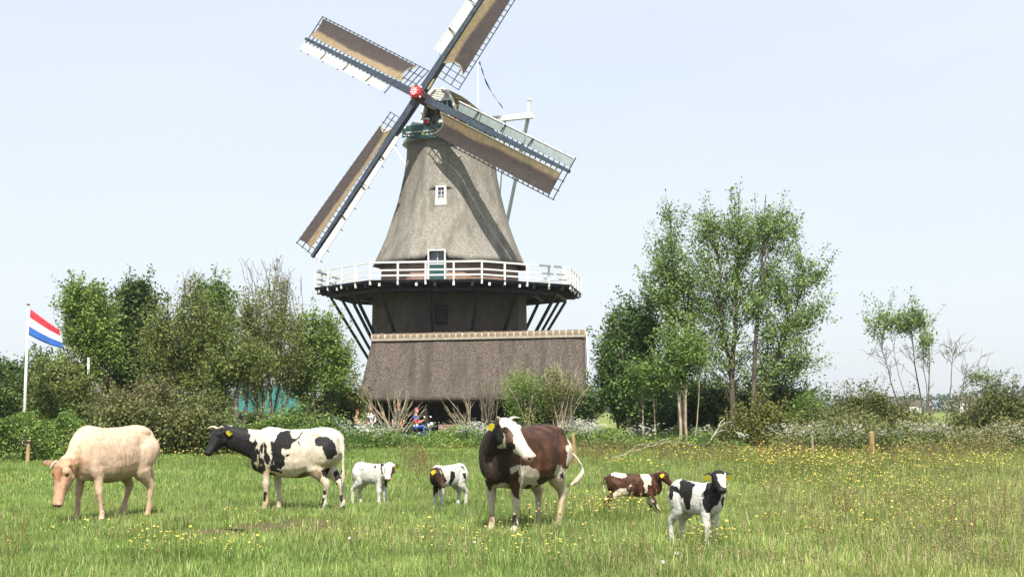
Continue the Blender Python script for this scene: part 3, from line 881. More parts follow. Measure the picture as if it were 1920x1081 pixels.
def tree(name, label, cat, base_px, Y, stems, blobs, cols, n_cl, n_leaf, leaf=.13, spread=.34, bark='bark', group=None, seed=0,
         stem_r=.07, branch_r=.019, fill=.35, up=.35, drop=0.15, reach=(.5, 1.7), bare=(), depth=1.0, up_twig=0.0, aspect=.55, crown_name='crown', base_z=0.0):
    """stems: (base px, top px, top py); blobs: (px, py, rx, ry, weight) crown volumes, in photo pixels at distance Y.
    bare: (px, py, n) leafless shoots ending near that point"""
    rng = np.random.default_rng(seed + 1000)
    k = mpp(Y)
    base = at(base_px, Y)
    root = thing(name, label, cat, base, group)
    tk = MB(); S = []
    for si, st in enumerate(stems):
        bx, tx, ty = st[:3]; sr = st[3] if len(st) > 3 else stem_r
        p0 = at(bx, Y + rng.uniform(-.4, .4) * (len(stems) > 1)); p0[2] = -.05
        p1 = un(tx, ty, Y + rng.uniform(-.8, .8))
        n = 9
        t = np.linspace(0, 1, n)[:, None]
        wob = np.cumsum(rng.normal(0, .07, (n, 3)), axis=0) * (p1[2] * .12); wob[:, 2] *= .2; wob -= t * wob[-1]; wob *= (t > .05)
        lean = (1 - (1 - t) ** 1.4) if len(st) < 5 else t ** st[4]
        pts = p0 + np.c_[(p1 - p0)[0] * lean[:, 0], (p1 - p0)[1] * t[:, 0], (p1 - p0)[2] * t[:, 0]] + wob
        rad = sr * (1 - .86 * t[:, 0]) * np.where(t[:, 0] < .04, 1.25, 1)
        tk.tube(pts, rad, 7)
        for i in range(n - 1):
            for f in np.linspace(0, 1, 4, endpoint=False):
                S.append(np.r_[pts[i] * (1 - f) + pts[i + 1] * f, rad[i]])
    S = np.array(S)
    wts = np.array([b[4] * b[2] * b[3] for b in blobs], float); wts /= wts.sum()
    LP, LC = [], []
    def branch(c, r, n=6, sag=.12):
        zlim = max(.12 * c[2], c[2] - rng.uniform(*reach))
        ok = S[S[:, 2] < zlim + .3]
        if len(ok) == 0: ok = S[:4]
        dd = np.linalg.norm((ok[:, :3] - c) * (1, 1, .55), axis=1)
        s = ok[np.argsort(dd)[min(len(dd) - 1, rng.integers(0, 3))]]
        t = np.linspace(0, 1, n)[:, None]
        pts = s[:3] * (1 - t) + c * t
        L = np.linalg.norm(c - s[:3])
        pts[:, 2] += (np.sin(t * math.pi) * sag * L)[:, 0]
        pts += rng.normal(0, .03 * L, (n, 3)) * np.sin(t * math.pi)
        tk.tube(pts, np.linspace(min(s[3] * .7, r * 1.15), .005, n), 4, cap=False)
        return pts
    for ci in range(n_cl):
        b = blobs[rng.choice(len(blobs), p=wts)]
        v = rng.normal(size=3); v /= np.linalg.norm(v)
        rr = rng.uniform(fill, 1.0) ** .6
        c0 = un(b[0], b[1], Y)
        c = c0 + v * rr * np.array([b[2] * k, (b[2] + b[3]) * .5 * k * depth, b[3] * k])
        if c[2] < .25: c[2] = rng.uniform(.2, .7)
        pts = branch(c, branch_r)
        n = int(n_leaf * 2.4 * rng.uniform(.55, 1.4))
        i = rng.integers(len(pts) - 3, len(pts), n)
        q = pts[i] + rng.normal(0, 1, (n, 3)) * spread * .86 * np.array([1, 1, .75]) * rng.uniform(.55, 1.2)
        q[:, 2] -= drop * np.abs(rng.normal(0, spread, n))
        if rng.uniform() < .35:                            # a loose spray reaching past the crown
            d = unit(pts[-1] - pts[-3]) + np.array([0, 0, .5]); m_ = n // 3
            q[:m_] = pts[-1] + d * rng.uniform(0, .75, (m_, 1)) + rng.normal(0, .09, (m_, 3))
            tk.tube([pts[-1], pts[-1] + d * .7], [.008, .004], 3, cap=False)
        if up_twig:
            h = rng.uniform(0, up_twig, n); q[:, :2] = pts[-1][:2] + (q[:, :2] - pts[-1][:2]) * .35; q[:, 2] = pts[-1][2] + h
        LP.append(q); LC.append(np.full(n, np.clip(.5 + rng.normal(0, .24), 0, 1)))
    for b in bare:
        for _ in range(b[2]):
            c = un(b[0] + rng.normal(0, b[3] if len(b) > 3 else 10), b[1] + abs(rng.normal(0, b[4] if len(b) > 4 else 12)), Y + rng.normal(0, .6))
            pts = branch(c, branch_r * .8, 7, .04)
            for s_ in range(3):
                j = rng.integers(2, 6); e = pts[j] + (pts[-1] - pts[j]) * .75 + rng.normal(0, .22, 3)
                tk.tube([pts[j], (pts[j] + e) / 2 + rng.normal(0, .04, 3), e], [.012, .009, .005], 3, cap=False)
    tk.build('trunk', M[bark], root, True)
    if LP:
        P = np.vstack(LP); cl = np.concatenate(LC)
        P[:, 2] = np.maximum(P[:, 2], .06)
        V, F = leaf_quads(P, leaf * 1.15, rng, up, aspect)
        mesh_obj(crown_name, V, F, M['leaf'], root, False, leaf_colors(len(P), cols, rng, cl))
    return root

def leaf_mass(name, n, sampler, cols, leaf=.12, seed=0, aspect=.55, up=.4):
    """loose ground cover: one object, kind stuff"""
    rng = np.random.default_rng(seed + 500)
    P, cl = sampler(rng, n)
    V, F = leaf_quads(P, leaf, rng, up, aspect)
    o = mesh_obj(name, V, F, M['leaf'], None, False, leaf_colors(len(P), cols, rng, cl), loc=(P[:, 0].mean(), P[:, 1].mean(), 0))
    o['kind'] = 'stuff'
    return o

# leaf colours (reflectance)
G_FRESH = [(.11, .19, .04), (.18, .275, .055), (.27, .36, .09)]
G_MID = [(0.0865, 0.158, 0.037), (0.1359, 0.2317, 0.0517), (0.2347, 0.3264, 0.0776)]
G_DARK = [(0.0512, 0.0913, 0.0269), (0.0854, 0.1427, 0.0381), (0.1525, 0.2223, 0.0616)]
G_OLIVE = [(.10, .135, .034), (.16, .20, .055), (.245, .28, .085)]
G_YEL = [(.12, .155, .04), (.19, .22, .06), (.27, .28, .10)]
G_BIRCH = [(.115, .19, .055), (.20, .30, .09), (.31, .41, .15)]
# ------------------------------------------------------------------ trees and shrubs
BACK = 'trees behind the left hedge'
LEFTT = 'trees left of the windmill'
RIGHTT = 'trees right of the windmill'
# far left, behind the flagpole
tree('tree', 'dark leafy tree at the left edge of the picture behind the flagpole', 'tree', 10, 74, [(8, 10, 690), (-20, -15, 700)], [(5, 720, 45, 55, 1), (-25, 730, 40, 60, 1), (30, 760, 40, 40, .8)], G_DARK, 110, 60, .17, .4, group=BACK, seed=1, bark='bark', stem_r=.11)
tree('tree', 'low dark tree between the flagpole and the striped pole', 'tree', 85, 72, [(82, 85, 690), (70, 60, 700)], [(75, 715, 42, 45, 1), (100, 740, 50, 50, 1), (55, 745, 40, 45, 1)], G_DARK, 120, 60, .16, .4, group=BACK, seed=2, stem_r=.1)
tree('tree', 'olive green tree with forked grey branches below the flag', 'tree', 118, 60, [(118, 128, 680), (116, 90, 700), (120, 150, 695)], [(118, 725, 45, 50, 1), (90, 740, 36, 42, 1), (150, 735, 36, 48, .8), (125, 770, 60, 40, .9)], G_OLIVE, 110, 55, .12, .32, group=LEFTT, seed=3, bark='bark_mid')
# left group
tree('tree', 'tall bright green tree beside the tricolour flag', 'tree', 172, 62, [(170, 128, 545), (174, 158, 535), (178, 200, 560)], [(135, 555, 20, 32, .9), (162, 560, 34, 34, 1.2), (195, 585, 26, 34, 1), (165, 620, 50, 46, 1.1), (150, 675, 42, 34, .6), (190, 660, 36, 40, .8), (200, 540, 6, 16, .4)], G_FRESH, 150, 52, .12, .26, group=LEFTT, seed=4, bark='bark_mid', stem_r=.08)
tree('tree', 'dark green dense tree behind the bright green one', 'tree', 236, 66, [(232, 240, 545), (240, 272, 555), (236, 215, 570)], [(250, 560, 36, 34, 1.2), (280, 565, 22, 30, .8), (235, 620, 50, 50, 1.3), (265, 650, 46, 60, 1), (215, 680, 40, 50, 1), (240, 740, 50, 50, .8)], G_DARK, 190, 60, .15, .32, group=LEFTT, seed=5, stem_r=.12)
tree('tree', 'broad olive willow with a domed crown left of the bare topped tree', 'tree', 345, 60, [(340, 345, 540), (346, 310, 570), (350, 390, 565), (344, 365, 600)], [(355, 575, 40, 46, .9), (335, 640, 74, 62, 1.5), (300, 690, 46, 60, 1), (390, 650, 50, 70, 1.2), (345, 730, 80, 60, 1.2), (350, 530, 14, 24, .35)], G_OLIVE, 330, 60, .095, .28, group=LEFTT, seed=6, bark='bark_mid', stem_r=.09, bare=((350, 505, 9, 14, 16),), up_twig=.0)
tree('tree', 'small green topped tree seen behind the olive willow', 'tree', 402, 66, [(400, 402, 535), (404, 415, 545)], [(400, 560, 28, 34, 1), (412, 610, 34, 44, 1)], G_MID, 70, 52, .14, .28, group=LEFTT, seed=7, stem_r=.09)
tree('tree', 'yellowish tree with bare twigs standing above its crown', 'tree', 505, 61, [(500, 505, 510), (504, 478, 530), (508, 540, 520), (506, 460, 580), (510, 560, 600)], [(500, 590, 50, 52, .9), (470, 640, 46, 60, 1), (540, 640, 44, 60, .9), (500, 690, 62, 40, .7), (455, 690, 40, 50, .8), (510, 540, 36, 30, .45)], G_YEL, 210, 52, .085, .30, group=LEFTT, seed=8, bark='bark_mid', stem_r=.075, branch_r=.013, reach=(.8, 2.6), bare=((505, 486, 15, 24, 26), (540, 498, 9, 16, 28), (462, 540, 7, 14, 24)))
tree('tree', 'fresh green tree growing nearest the left side of the mill shed', 'tree', 590, 63, [(588, 585, 590), (592, 620, 610), (586, 555, 640), (594, 640, 660)], [(590, 625, 38, 44, 1), (620, 665, 40, 44, 1), (560, 690, 44, 50, .9), (610, 715, 56, 44, 1), (650, 690, 24, 36, .5), (570, 600, 16, 26, .5)], G_FRESH, 170, 50, .11, .28, group=LEFTT, seed=9, bark='bark', stem_r=.08)
tree('tree', 'gnarled dark trunk with spreading limbs in front of the teal tent', 'tree', 450, 57, [(452, 446, 690, .17), (452, 420, 700, .12), (456, 505, 712, .09), (454, 470, 660, .1)], [(425, 690, 40, 30, 1), (470, 670, 40, 32, 1), (400, 735, 36, 40, .9)], G_OLIVE, 80, 50, .10, .28, group=LEFTT, seed=10, stem_r=.12)
tree('shrub', 'yellow green shrub against the left eave of the thatched shed', 'shrub', 640, 66, [(636, 640, 720, .04), (644, 655, 725, .04)], [(645, 748, 34, 34, 1), (618, 765, 28, 30, 1), (665, 760, 22, 28, .8), (600, 770, 30, 28, .8)], [(.06, .095, .02), (.12, .15, .03), (.22, .20, .05)], 110, 55, .12, .26, seed=11)
tree('shrub', 'dark brushy shrub behind the cream cow', 'shrub', 330, 50, [(325, 320, 780, .05), (340, 350, 775, .05), (300, 280, 790, .05)], [(320, 800, 60, 34, 1), (260, 790, 46, 30, .9), (380, 805, 44, 30, .9), (220, 780, 40, 28, .7)], [(.10, .125, .04), (.165, .18, .06), (.26, .26, .10)], 240, 60, .10, .28, seed=12, bark='bark')
tree('shrub', 'reddish brown twiggy shrub at the foot of the olive willow', 'shrub', 250, 55, [(246, 240, 740, .04), (255, 265, 735, .04)], [(230, 765, 44, 30, 1), (280, 755, 44, 36, 1)], [(.075, .065, .03), (.12, .10, .045), (.18, .16, .065)], 110, 50, .10, .28, seed=13, bark='bark')
tree('shrub', 'green nettle thicket behind the black and white cow', 'shrub', 470, 50, [(468, 460, 800, .03), (480, 495, 795, .03)], [(450, 825, 60, 24, 1), (530, 815, 60, 26, 1), (600, 818, 46, 24, .8), (400, 830, 40, 20, .7)], G_MID, 190, 55, .10, .25, seed=14)
tree('shrub', 'olive bush under the teal tent', 'shrub', 520, 60, [(518, 515, 770, .04), (528, 540, 765, .04)], [(470, 792, 40, 16, 1), (560, 790, 44, 18, 1)], G_OLIVE, 60, 55, .10, .25, seed=15)
# hedge
def hedge():
    rng = np.random.default_rng(77)
    root = thing('hedge', 'clipped dense green hedge at the foot of the white flagpole', 'hedge', at(40, 44))
    n = 15000
    x0, x1 = at(-60, 44)[0], at(165, 44)[0]
    u = rng.uniform(0, 1, n); P = np.c_[x0 + (x1 - x0) * u, np.zeros(n), np.zeros(n)]
    top = 1.22 + .16 * np.sin(u * 17) + .1 * np.sin(u * 41) - .5 * np.clip((u - .86) / .14, 0, 1) ** 2
    s = rng.uniform(0, 1, n)
    front = rng.uniform(0, 1, n) < .62
    P[:, 1] = 44 + np.where(front, rng.normal(-.5, .12, n), rng.uniform(-.5, .7, n))
    P[:, 2] = np.where(front, s ** .8 * top, top + rng.normal(0, .07, n))
    P[:, 1] -= .25 * (1 - P[:, 2] / 1.3) + .18 * np.sin(P[:, 0] * 2.3 + P[:, 2] * 4)
    V, F = leaf_quads(P, .085, rng, .3, .65)
    mesh_obj('foliage', V, F, M['leaf'], root, False, leaf_colors(n, G_MID + [(.22, .26, .08)], rng, np.clip(fbm(P, 2.2, 3) * 1.6 - .35, 0, 1)))
    mb = MB()
    for i in range(26):
        x = x0 + (x1 - x0) * (i + .5) / 26
        b = np.array([x + rng.normal(0, .05), 44.1, 0]); h = 1.0
        mb.tube([b, b + np.array([rng.normal(0, .1), rng.normal(0, .08), h * .5]), b + np.array([rng.normal(0, .2), rng.normal(0, .12), h])], [.03, .02, .008], 5)
        for q in range(3):
            e = b + np.array([rng.normal(0, .3), rng.normal(0, .2), rng.uniform(.5, 1.1)]); mb.tube([b + np.array([0, 0, .25]), e], [.014, .005], 4)
    mb.build('stems', M['bark'], root)
hedge()
# bushes before the shed: many pale bare shoots from a low stool
def shoots(name, label, px, Y, tips, n, r=.035, seed=0, bark='bark_pale', leaf_blobs=None, cols=None, ncl=0, nleaf=40, spread=.2, sway=.15, twigs=2, leaf=.08):
    rng = np.random.default_rng(seed + 300)
    root = thing(name, label, 'bush', at(px, Y), 'coppiced bushes in front of the shed')
    tk = MB()
    for i in range(n):
        tx, ty = tips[i % len(tips)]
        tx += rng.normal(0, 9); ty += rng.normal(0, 9)
        b = at(px + rng.normal(0, 7), Y + rng.normal(0, .15)); e = un(tx, ty, Y + rng.normal(0, .5))
        t = np.linspace(0, 1, 7)[:, None]
        p = b + (e - b) * np.c_[t ** 1.35, t, t ** .85] + np.cumsum(rng.normal(0, .03, (7, 3)), axis=0) * t
        rr = r * rng.uniform(.7, 1.2)
        tk.tube(p, rr * (1 - .8 * t[:, 0]), 6)
        for q in range(twigs):
            j = rng.integers(3, 6); L = rng.uniform(.3, .8)
            d = unit((p[j] - p[j - 1])) + rng.normal(0, .35, 3)
            m_ = p[j] + d * L * .5; e2 = p[j] + d * L + np.array([0, 0, .12 * L])
            tk.tube([p[j], m_, e2], [.014, .010, .005], 4, cap=False)
    tk.build('stems', M[bark], root, True)
    if leaf_blobs:
        P, C = [], []
        k = mpp(Y)
        w = np.array([b[4] * b[2] * b[3] for b in leaf_blobs], float); w /= w.sum()
        for c in range(ncl):
            b = leaf_blobs[rng.choice(len(leaf_blobs), p=w)]
            v = rng.normal(size=3); v /= np.linalg.norm(v)
            q0 = un(b[0], b[1], Y) + v * rng.uniform(.2, 1) ** .6 * np.array([b[2], b[2], b[3]]) * k
            m_ = int(nleaf * rng.uniform(.5, 1.4)); P.append(q0 + rng.normal(0, spread, (m_, 3))); C.append(np.full(m_, rng.uniform(.1, .9)))
        P = np.vstack(P)
        V, F = leaf_quads(P, leaf, rng, .4); mesh_obj('crown', V, F, M['leaf'], root, False, leaf_colors(len(P), cols, rng, np.concatenate(C)))
    return root
shoots('coppiced_bush', 'leafless bush of pale bare stems in front of the left half of the shed', 738, 62, [(690, 760), (702, 748), (715, 752), (728, 745), (742, 748), (756, 746), (768, 756), (778, 762), (786, 772)], 26, .04, 1)
shoots('coppiced_bush', 'thin arching bare shoots before the dark shed opening', 884, 66, [(836, 772), (846, 764), (858, 776), (868, 755), (880, 750), (850, 790)], 15, .032, 2)
shoots('coppiced_bush', 'tall bare brown twigs rising across the eave left of the white faced cow', 912, 67, [(905, 725), (916, 715), (928, 722), (938, 740), (898, 745), (925, 750)], 16, .036, 3, bark='bark_mid', twigs=4)
shoots('coppiced_bush', 'green leafed bush on pale stems behind the brown and white cow', 992, 66, [(960, 715), (975, 705), (990, 700), (1004, 705), (1018, 715), (955, 740), (1000, 730)], 20, .045, 4, leaf_blobs=[(985, 722, 40, 28, 1), (965, 745, 26, 20, .8), (1010, 742, 26, 24, .8), (985, 775, 34, 26, .5)], cols=G_FRESH, ncl=150, nleaf=55)
shoots('coppiced_bush', 'yellow twigged bush with branches arching over the right end of the shed roof', 1052, 66, [(1020, 700), (1036, 690), (1046, 686), (1058, 696), (1072, 712), (1090, 706), (1096, 722), (1030, 730), (1060, 740)], 30, .045, 5, twigs=4, leaf_blobs=[(1045, 722, 36, 28, 1), (1066, 735, 24, 20, .7), (1030, 760, 26, 30, .6)], cols=G_YEL, ncl=110, nleaf=50)
# right of the mill
tree('tree', 'small dark leaved tree at the right corner of the shed', 'tree', 1108, 69, [(1106, 1100, 745, .05)], [(1096, 752, 26, 16, 1), (1116, 762, 20, 16, 1), (1090, 768, 16, 12, .6)], G_DARK, 34, 50, .15, .22, group=RIGHTT, seed=20, drop=.05)
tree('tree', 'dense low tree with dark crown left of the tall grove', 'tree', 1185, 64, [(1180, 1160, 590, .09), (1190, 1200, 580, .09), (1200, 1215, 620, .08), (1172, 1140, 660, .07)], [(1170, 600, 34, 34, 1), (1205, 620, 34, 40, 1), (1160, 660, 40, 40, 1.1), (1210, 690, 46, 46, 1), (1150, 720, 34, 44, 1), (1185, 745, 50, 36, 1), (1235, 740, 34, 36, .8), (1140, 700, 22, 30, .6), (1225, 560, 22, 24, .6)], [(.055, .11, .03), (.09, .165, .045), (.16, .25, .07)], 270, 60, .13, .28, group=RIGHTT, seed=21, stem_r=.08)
tree('tree', 'slender tall birch with a pointed top at the left of the grove', 'tree', 1268, 62, [(1268, 1258, 395, .12), (1278, 1285, 480, .09)], [(1258, 415, 18, 34, .8), (1255, 470, 32, 40, 1), (1245, 530, 40, 44, 1), (1275, 560, 44, 50, .9), (1262, 620, 40, 50, .9), (1240, 500, 24, 30, .8)], G_BIRCH, 150, 36, .105, .26, group=RIGHTT, seed=22, bark='bark', branch_r=.013)
tree('tree', 'tallest airy tree in the middle of the grove with a pale trunk', 'tree', 1372, 61, [(1370, 1385, 360, .15), (1376, 1340, 400, .10)], [(1372, 380, 26, 30, .9), (1340, 430, 46, 44, 1.1), (1395, 440, 46, 50, 1.1), (1340, 520, 66, 60, 1), (1405, 540, 56, 60, 1), (1320, 610, 60, 60, .9), (1390, 650, 60, 56, .8), (1305, 470, 26, 40, .7), (1330, 680, 50, 30, .6)], G_BIRCH, 235, 36, .105, .27, group=RIGHTT, seed=23, bark='bark', branch_r=.013)
tree('tree', 'airy tree on the right of the grove with limbs reaching sideways', 'tree', 1398, 60, [(1394, 1436, 365, .13), (1402, 1510, 500, .09, 1.0), (1400, 1480, 560, .08)], [(1438, 375, 12, 24, .5), (1440, 430, 40, 44, .9), (1470, 415, 24, 26, .6), (1475, 500, 46, 50, .9), (1530, 505, 30, 24, .7), (1558, 478, 14, 8, .4), (1505, 580, 52, 44, .9), (1545, 590, 24, 24, .6), (1475, 655, 56, 42, .85), (1515, 690, 38, 24, .7), (1440, 580, 46, 60, .8), (1450, 700, 50, 30, .5)], G_BIRCH, 210, 36, .105, .26, group=RIGHTT, seed=24, bark='bark', branch_r=.013)
tree('tree', 'thin bare lower trunk in the shade under the grove', 'tree', 1206, 59, [(1208, 1200, 700, .045), (1230, 1226, 690, .04)], [(1205, 705, 30, 24, 1)], G_MID, 24, 45, .11, .25, group=RIGHTT, seed=25, bark='bark_pale')
tree('tree', 'pale paired trunks standing close together in the grove', 'tree', 1282, 58, [(1276, 1270, 640, .075), (1288, 1290, 650, .075), (1300, 1312, 700, .04)], [(1290, 660, 40, 34, 1), (1262, 690, 34, 30, .8)], G_MID, 60, 48, .11, .27, group=RIGHTT, seed=26, bark='bark_pale')
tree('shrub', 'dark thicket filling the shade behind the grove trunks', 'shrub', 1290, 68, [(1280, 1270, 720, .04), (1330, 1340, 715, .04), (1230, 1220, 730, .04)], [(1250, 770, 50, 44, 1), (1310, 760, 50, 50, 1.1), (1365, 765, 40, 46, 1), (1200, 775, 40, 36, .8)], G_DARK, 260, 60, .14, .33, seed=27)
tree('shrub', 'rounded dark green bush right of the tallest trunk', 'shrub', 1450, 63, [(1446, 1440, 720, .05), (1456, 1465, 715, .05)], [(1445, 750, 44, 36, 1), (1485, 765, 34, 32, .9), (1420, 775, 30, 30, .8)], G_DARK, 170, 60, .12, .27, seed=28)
tree('shrub', 'yellow green flowering shrub below the grove', 'shrub', 1420, 57, [(1415, 1405, 790, .03), (1428, 1440, 785, .03)], [(1400, 812, 44, 24, 1), (1450, 800, 44, 28, 1), (1360, 822, 30, 18, .7), (1430, 770, 26, 18, .5)], [(.10, .13, .03), (.18, .20, .05), (.30, .28, .08)], 170, 52, .09, .24, seed=29)
tree('shrub', 'sprawling bush with loose leafy shoots right of the grove', 'shrub', 1530, 60, [(1525, 1515, 730, .03), (1535, 1560, 745, .03), (1540, 1590, 760, .025)], [(1510, 770, 34, 34, .8), (1550, 800, 46, 30, 1), (1490, 800, 30, 26, .8)], G_MID, 90, 50, .09, .27, seed=30, bark='bark_mid')
tree('shrub', 'brown stemmed bramble around the right hand wooden post', 'shrub', 1610, 58, [(1606, 1590, 740, .03), (1615, 1635, 720, .03), (1600, 1560, 760, .025), (1618, 1660, 745, .025)], [(1600, 775, 40, 34, 1), (1650, 775, 40, 36, 1), (1570, 800, 40, 26, .9), (1690, 785, 36, 34, .9), (1630, 740, 20, 16, .4)], [(.085, .11, .035), (.14, .165, .05), (.23, .23, .08)], 190, 52, .09, .26, seed=31, bark='bark_mid', bare=((1590, 760, 8, 24, 20),))
SAP = 'spindly saplings at the right'
tree('sapling', 'spindly sapling leaning left with a tuft of leaves at its top', 'sapling', 1738, 58, [(1734, 1650, 640, .055, .62), (1736, 1668, 620, .03, .62)], [(1655, 605, 34, 24, 1), (1690, 600, 22, 22, .7)], G_BIRCH, 26, 34, .095, .2, group=SAP, reach=(.3, .9), seed=32, bark='bark_mid', bare=((1640, 640, 5, 14, 30), (1668, 650, 5, 10, 30)), branch_r=.012)
tree('sapling', 'upright sapling with the leafiest top in the middle of the thin trees', 'sapling', 1742, 58.5, [(1742, 1706, 590, .05, .6), (1744, 1722, 600, .03, .6)], [(1710, 600, 24, 24, 1), (1735, 605, 18, 22, .7)], G_BIRCH, 24, 34, .095, .2, group=SAP, reach=(.3, .9), seed=33, bark='bark_mid', bare=((1700, 640, 5, 12, 30), (1725, 640, 5, 10, 30)), branch_r=.012)
tree('sapling', 'straight sapling with drooping leaves between leaning ones', 'sapling', 1748, 58, [(1748, 1736, 620, .045, .8)], [(1738, 645, 14, 22, 1)], G_BIRCH, 10, 30, .09, .18, group=SAP, reach=(.3, .9), seed=34, bark='bark_mid', bare=((1735, 640, 7, 16, 34),), branch_r=.012)
tree('sapling', 'bare leafless sapling with fan shaped twigs', 'sapling', 1772, 58, [(1772, 1790, 650, .05, 1.5), (1773, 1815, 680, .035, 1.4)], [(1845, 705, 26, 10, 1)], G_BIRCH, 10, 26, .085, .2, group=SAP, reach=(.3, .9), seed=35, bark='bark_mid', bare=((1780, 630, 10, 16, 22), (1810, 640, 10, 16, 24), (1840, 670, 6, 14, 16)), branch_r=.012)
tree('shrub', 'dense dark bush at the right edge of the picture', 'shrub', 1865, 57, [(1860, 1845, 740, .04), (1872, 1890, 745, .04), (1850, 1820, 770, .03)], [(1860, 780, 46, 40, 1), (1905, 780, 40, 40, 1), (1825, 800, 40, 30, .9), (1890, 755, 26, 20, .5)], [(.085, .115, .035), (.14, .17, .05), (.22, .24, .08)], 230, 52, .095, .27, seed=36, bark='bark_mid', bare=((1880, 725, 14, 26, 16), (1835, 750, 8, 20, 14)))
# ------------------------------------------------------------------ ground, far land
def mat_ground():
    m, nt, b = new_mat('meadow_soil_and_turf'); L = nt.links
    tc = N(nt, 'ShaderNodeTexCoord')
    n1 = N(nt, 'ShaderNodeTexNoise', Scale=.22, Detail=5); L.new(tc.outputs['Object'], n1.inputs['Vector'])
    n2 = N(nt, 'ShaderNodeTexNoise', Scale=9., Detail=4); L.new(tc.outputs['Object'], n2.inputs['Vector'])
    r1 = N(nt, 'ShaderNodeValToRGB'); e = r1.color_ramp.elements
    e[0].position = .35; e[0].color = (.075, .105, .025, 1); e[1].position = .65; e[1].color = (.13, .155, .045, 1)
    L.new(n1.outputs['Fac'], r1.inputs['Fac'])
    r2 = N(nt, 'ShaderNodeMapRange'); r2.inputs['From Min'].default_value = .3; r2.inputs['From Max'].default_value = .7; r2.inputs['To Min'].default_value = .6; r2.inputs['To Max'].default_value = 1.3
    L.new(n2.outputs['Fac'], r2.inputs['Value'])
    mx = N(nt, 'ShaderNodeVectorMath', operation='SCALE'); L.new(r1.outputs['Color'], mx.inputs[0]); L.new(r2.outputs['Result'], mx.inputs['Scale'])
    L.new(mx.outputs['Vector'], b.inputs['Base Color']); b.inputs['Roughness'].default_value = 1; b.inputs['Specular IOR Level'].default_value = 0
    return m
mesh_obj('ground', [(-3000, -60, 0), (3000, -60, 0), (3000, 6000, 0), (-3000, 6000, 0)], [(0, 1, 2, 3)], mat_ground(), None)['kind'] = 'structure'
# pale mown field beyond the hedge line, a sheet just above the turf
mesh_obj('far_field', [(-900, 105, .004), (900, 105, .004), (900, 520, .004), (-900, 520, .004)], [(0, 1, 2, 3)], mat_noise('far_pasture', (.15, .19, .055), (.22, .24, .09), .05, (1, .15, 1), rough=1, spec=0), None)['kind'] = 'structure'
# distant wood along the horizon
def far_wood(rng, n):
    x = rng.uniform(-330, 330, n)
    y = rng.uniform(520, 560, n)
    cell = np.floor(x / 9.0)
    h = 4.0 + 4.5 * vnoise(np.c_[cell * .9, cell * 0, cell * 0], 1.0, 3) + 2 * vnoise(np.c_[x * .03, x * 0, x * 0], 1.0, 5)
    u = (x / 9.0 - cell) * 2 - 1
    h *= .62 + .38 * np.sqrt(np.clip(1 - u * u, 0, 1))
    h = np.where(x > 175, h * 1.15, h)
    z = rng.uniform(0, 1, n) ** .75 * h
    return np.c_[x, y, z], np.clip(fbm(np.c_[x, y, z * 3], .12, 3) * 1.5 - .25, 0, 1)
leaf_mass('far_wood', 26000, far_wood, [(.035, .065, .035), (.06, .10, .05), (.09, .13, .06)], 1.25, 4, .7)
for px, w_, h_, Y, nm in ((1704, 9, 4.2, 500, 'pale far off farmhouse with a dark roof left of the thin saplings'), (1816, 6, 6.0, 505, 'small pale far off tower house between the thin saplings')):
    hb = thing('farmhouse', nm, 'house', at(px, Y))
    c = at(px, Y)
    MB().prism([c + (-w_ / 2, 0, 0), c + (w_ / 2, 0, 0), c + (w_ / 2, 0, h_ * .6), c + (-w_ / 2, 0, h_ * .6)], (0, 6, 0)).build('wall', M['cream'], hb)
    MB().prism([c + (-w_ / 2 - .3, -.3, h_ * .6 + .01), c + (-w_ / 2 - .3, 6.3, h_ * .6 + .01), c + (-w_ / 2 - .3, 3, h_ * 1.05)], (w_ + .6, 0, 0)).build('roof', M['thatch_roof'], hb)
    for k in (-.25, .25):
        MB().bar(c + (w_ * k, -.02, h_ * .2), c + (w_ * k, -.02, h_ * .45), .9, .1, up=(0, 1, 0)).build('window', M['glass'], hb)

# ------------------------------------------------------------------ grass, flowers (geometry-node instances, stuff)
def tuft(nb, hgt, wid, spread, cols, rng, bend=.35, seg=3):
    V, F, C = [], [], []
    for k in range(nb):
        a = rng.uniform(0, 2 * math.pi); r = spread * math.sqrt(rng.uniform())
        p = np.array([r * math.cos(a), r * math.sin(a), -.01])
        h = hgt * rng.uniform(.45, 1.1); w = wid * rng.uniform(.7, 1.3)
        th = rng.uniform(0, 2 * math.pi); d = np.array([math.cos(th), math.sin(th), 0]); sd = np.array([-d[1], d[0], 0])
        bn = rng.uniform(.05, bend) * h
        c = np.array(cols[rng.integers(len(cols))]) * rng.uniform(.75, 1.25)
        b0 = len(V)
        for s in range(seg):
            t = s / seg
            q = p + d * bn * t * t + np.array([0, 0, h * t * (1 - .12 * t)])
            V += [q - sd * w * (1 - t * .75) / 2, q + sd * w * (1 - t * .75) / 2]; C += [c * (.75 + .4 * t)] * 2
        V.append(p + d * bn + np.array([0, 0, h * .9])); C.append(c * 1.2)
        for s in range(seg - 1): F.append((b0 + 2 * s, b0 + 2 * s + 1, b0 + 2 * s + 3, b0 + 2 * s + 2))
        F.append((b0 + 2 * seg - 2, b0 + 2 * seg - 1, b0 + 2 * seg))
    return V, F, C

def disc(V, F, C, c, r, nrm, col, n=6, cup=.25):
    nrm = unit(nrm); u = unit(np.cross(nrm, [0.3, 1, .2])); v = np.cross(nrm, u); b0 = len(V)
    V.append(np.array(c)); C.append(np.array(col) * .8)
    for k in range(n):
        a = 2 * math.pi * k / n; V.append(np.array(c) + r * (math.cos(a) * u + math.sin(a) * v) + nrm * r * cup); C.append(np.array(col))
    for k in range(n): F.append((b0, b0 + 1 + k, b0 + 1 + (k + 1) % n))

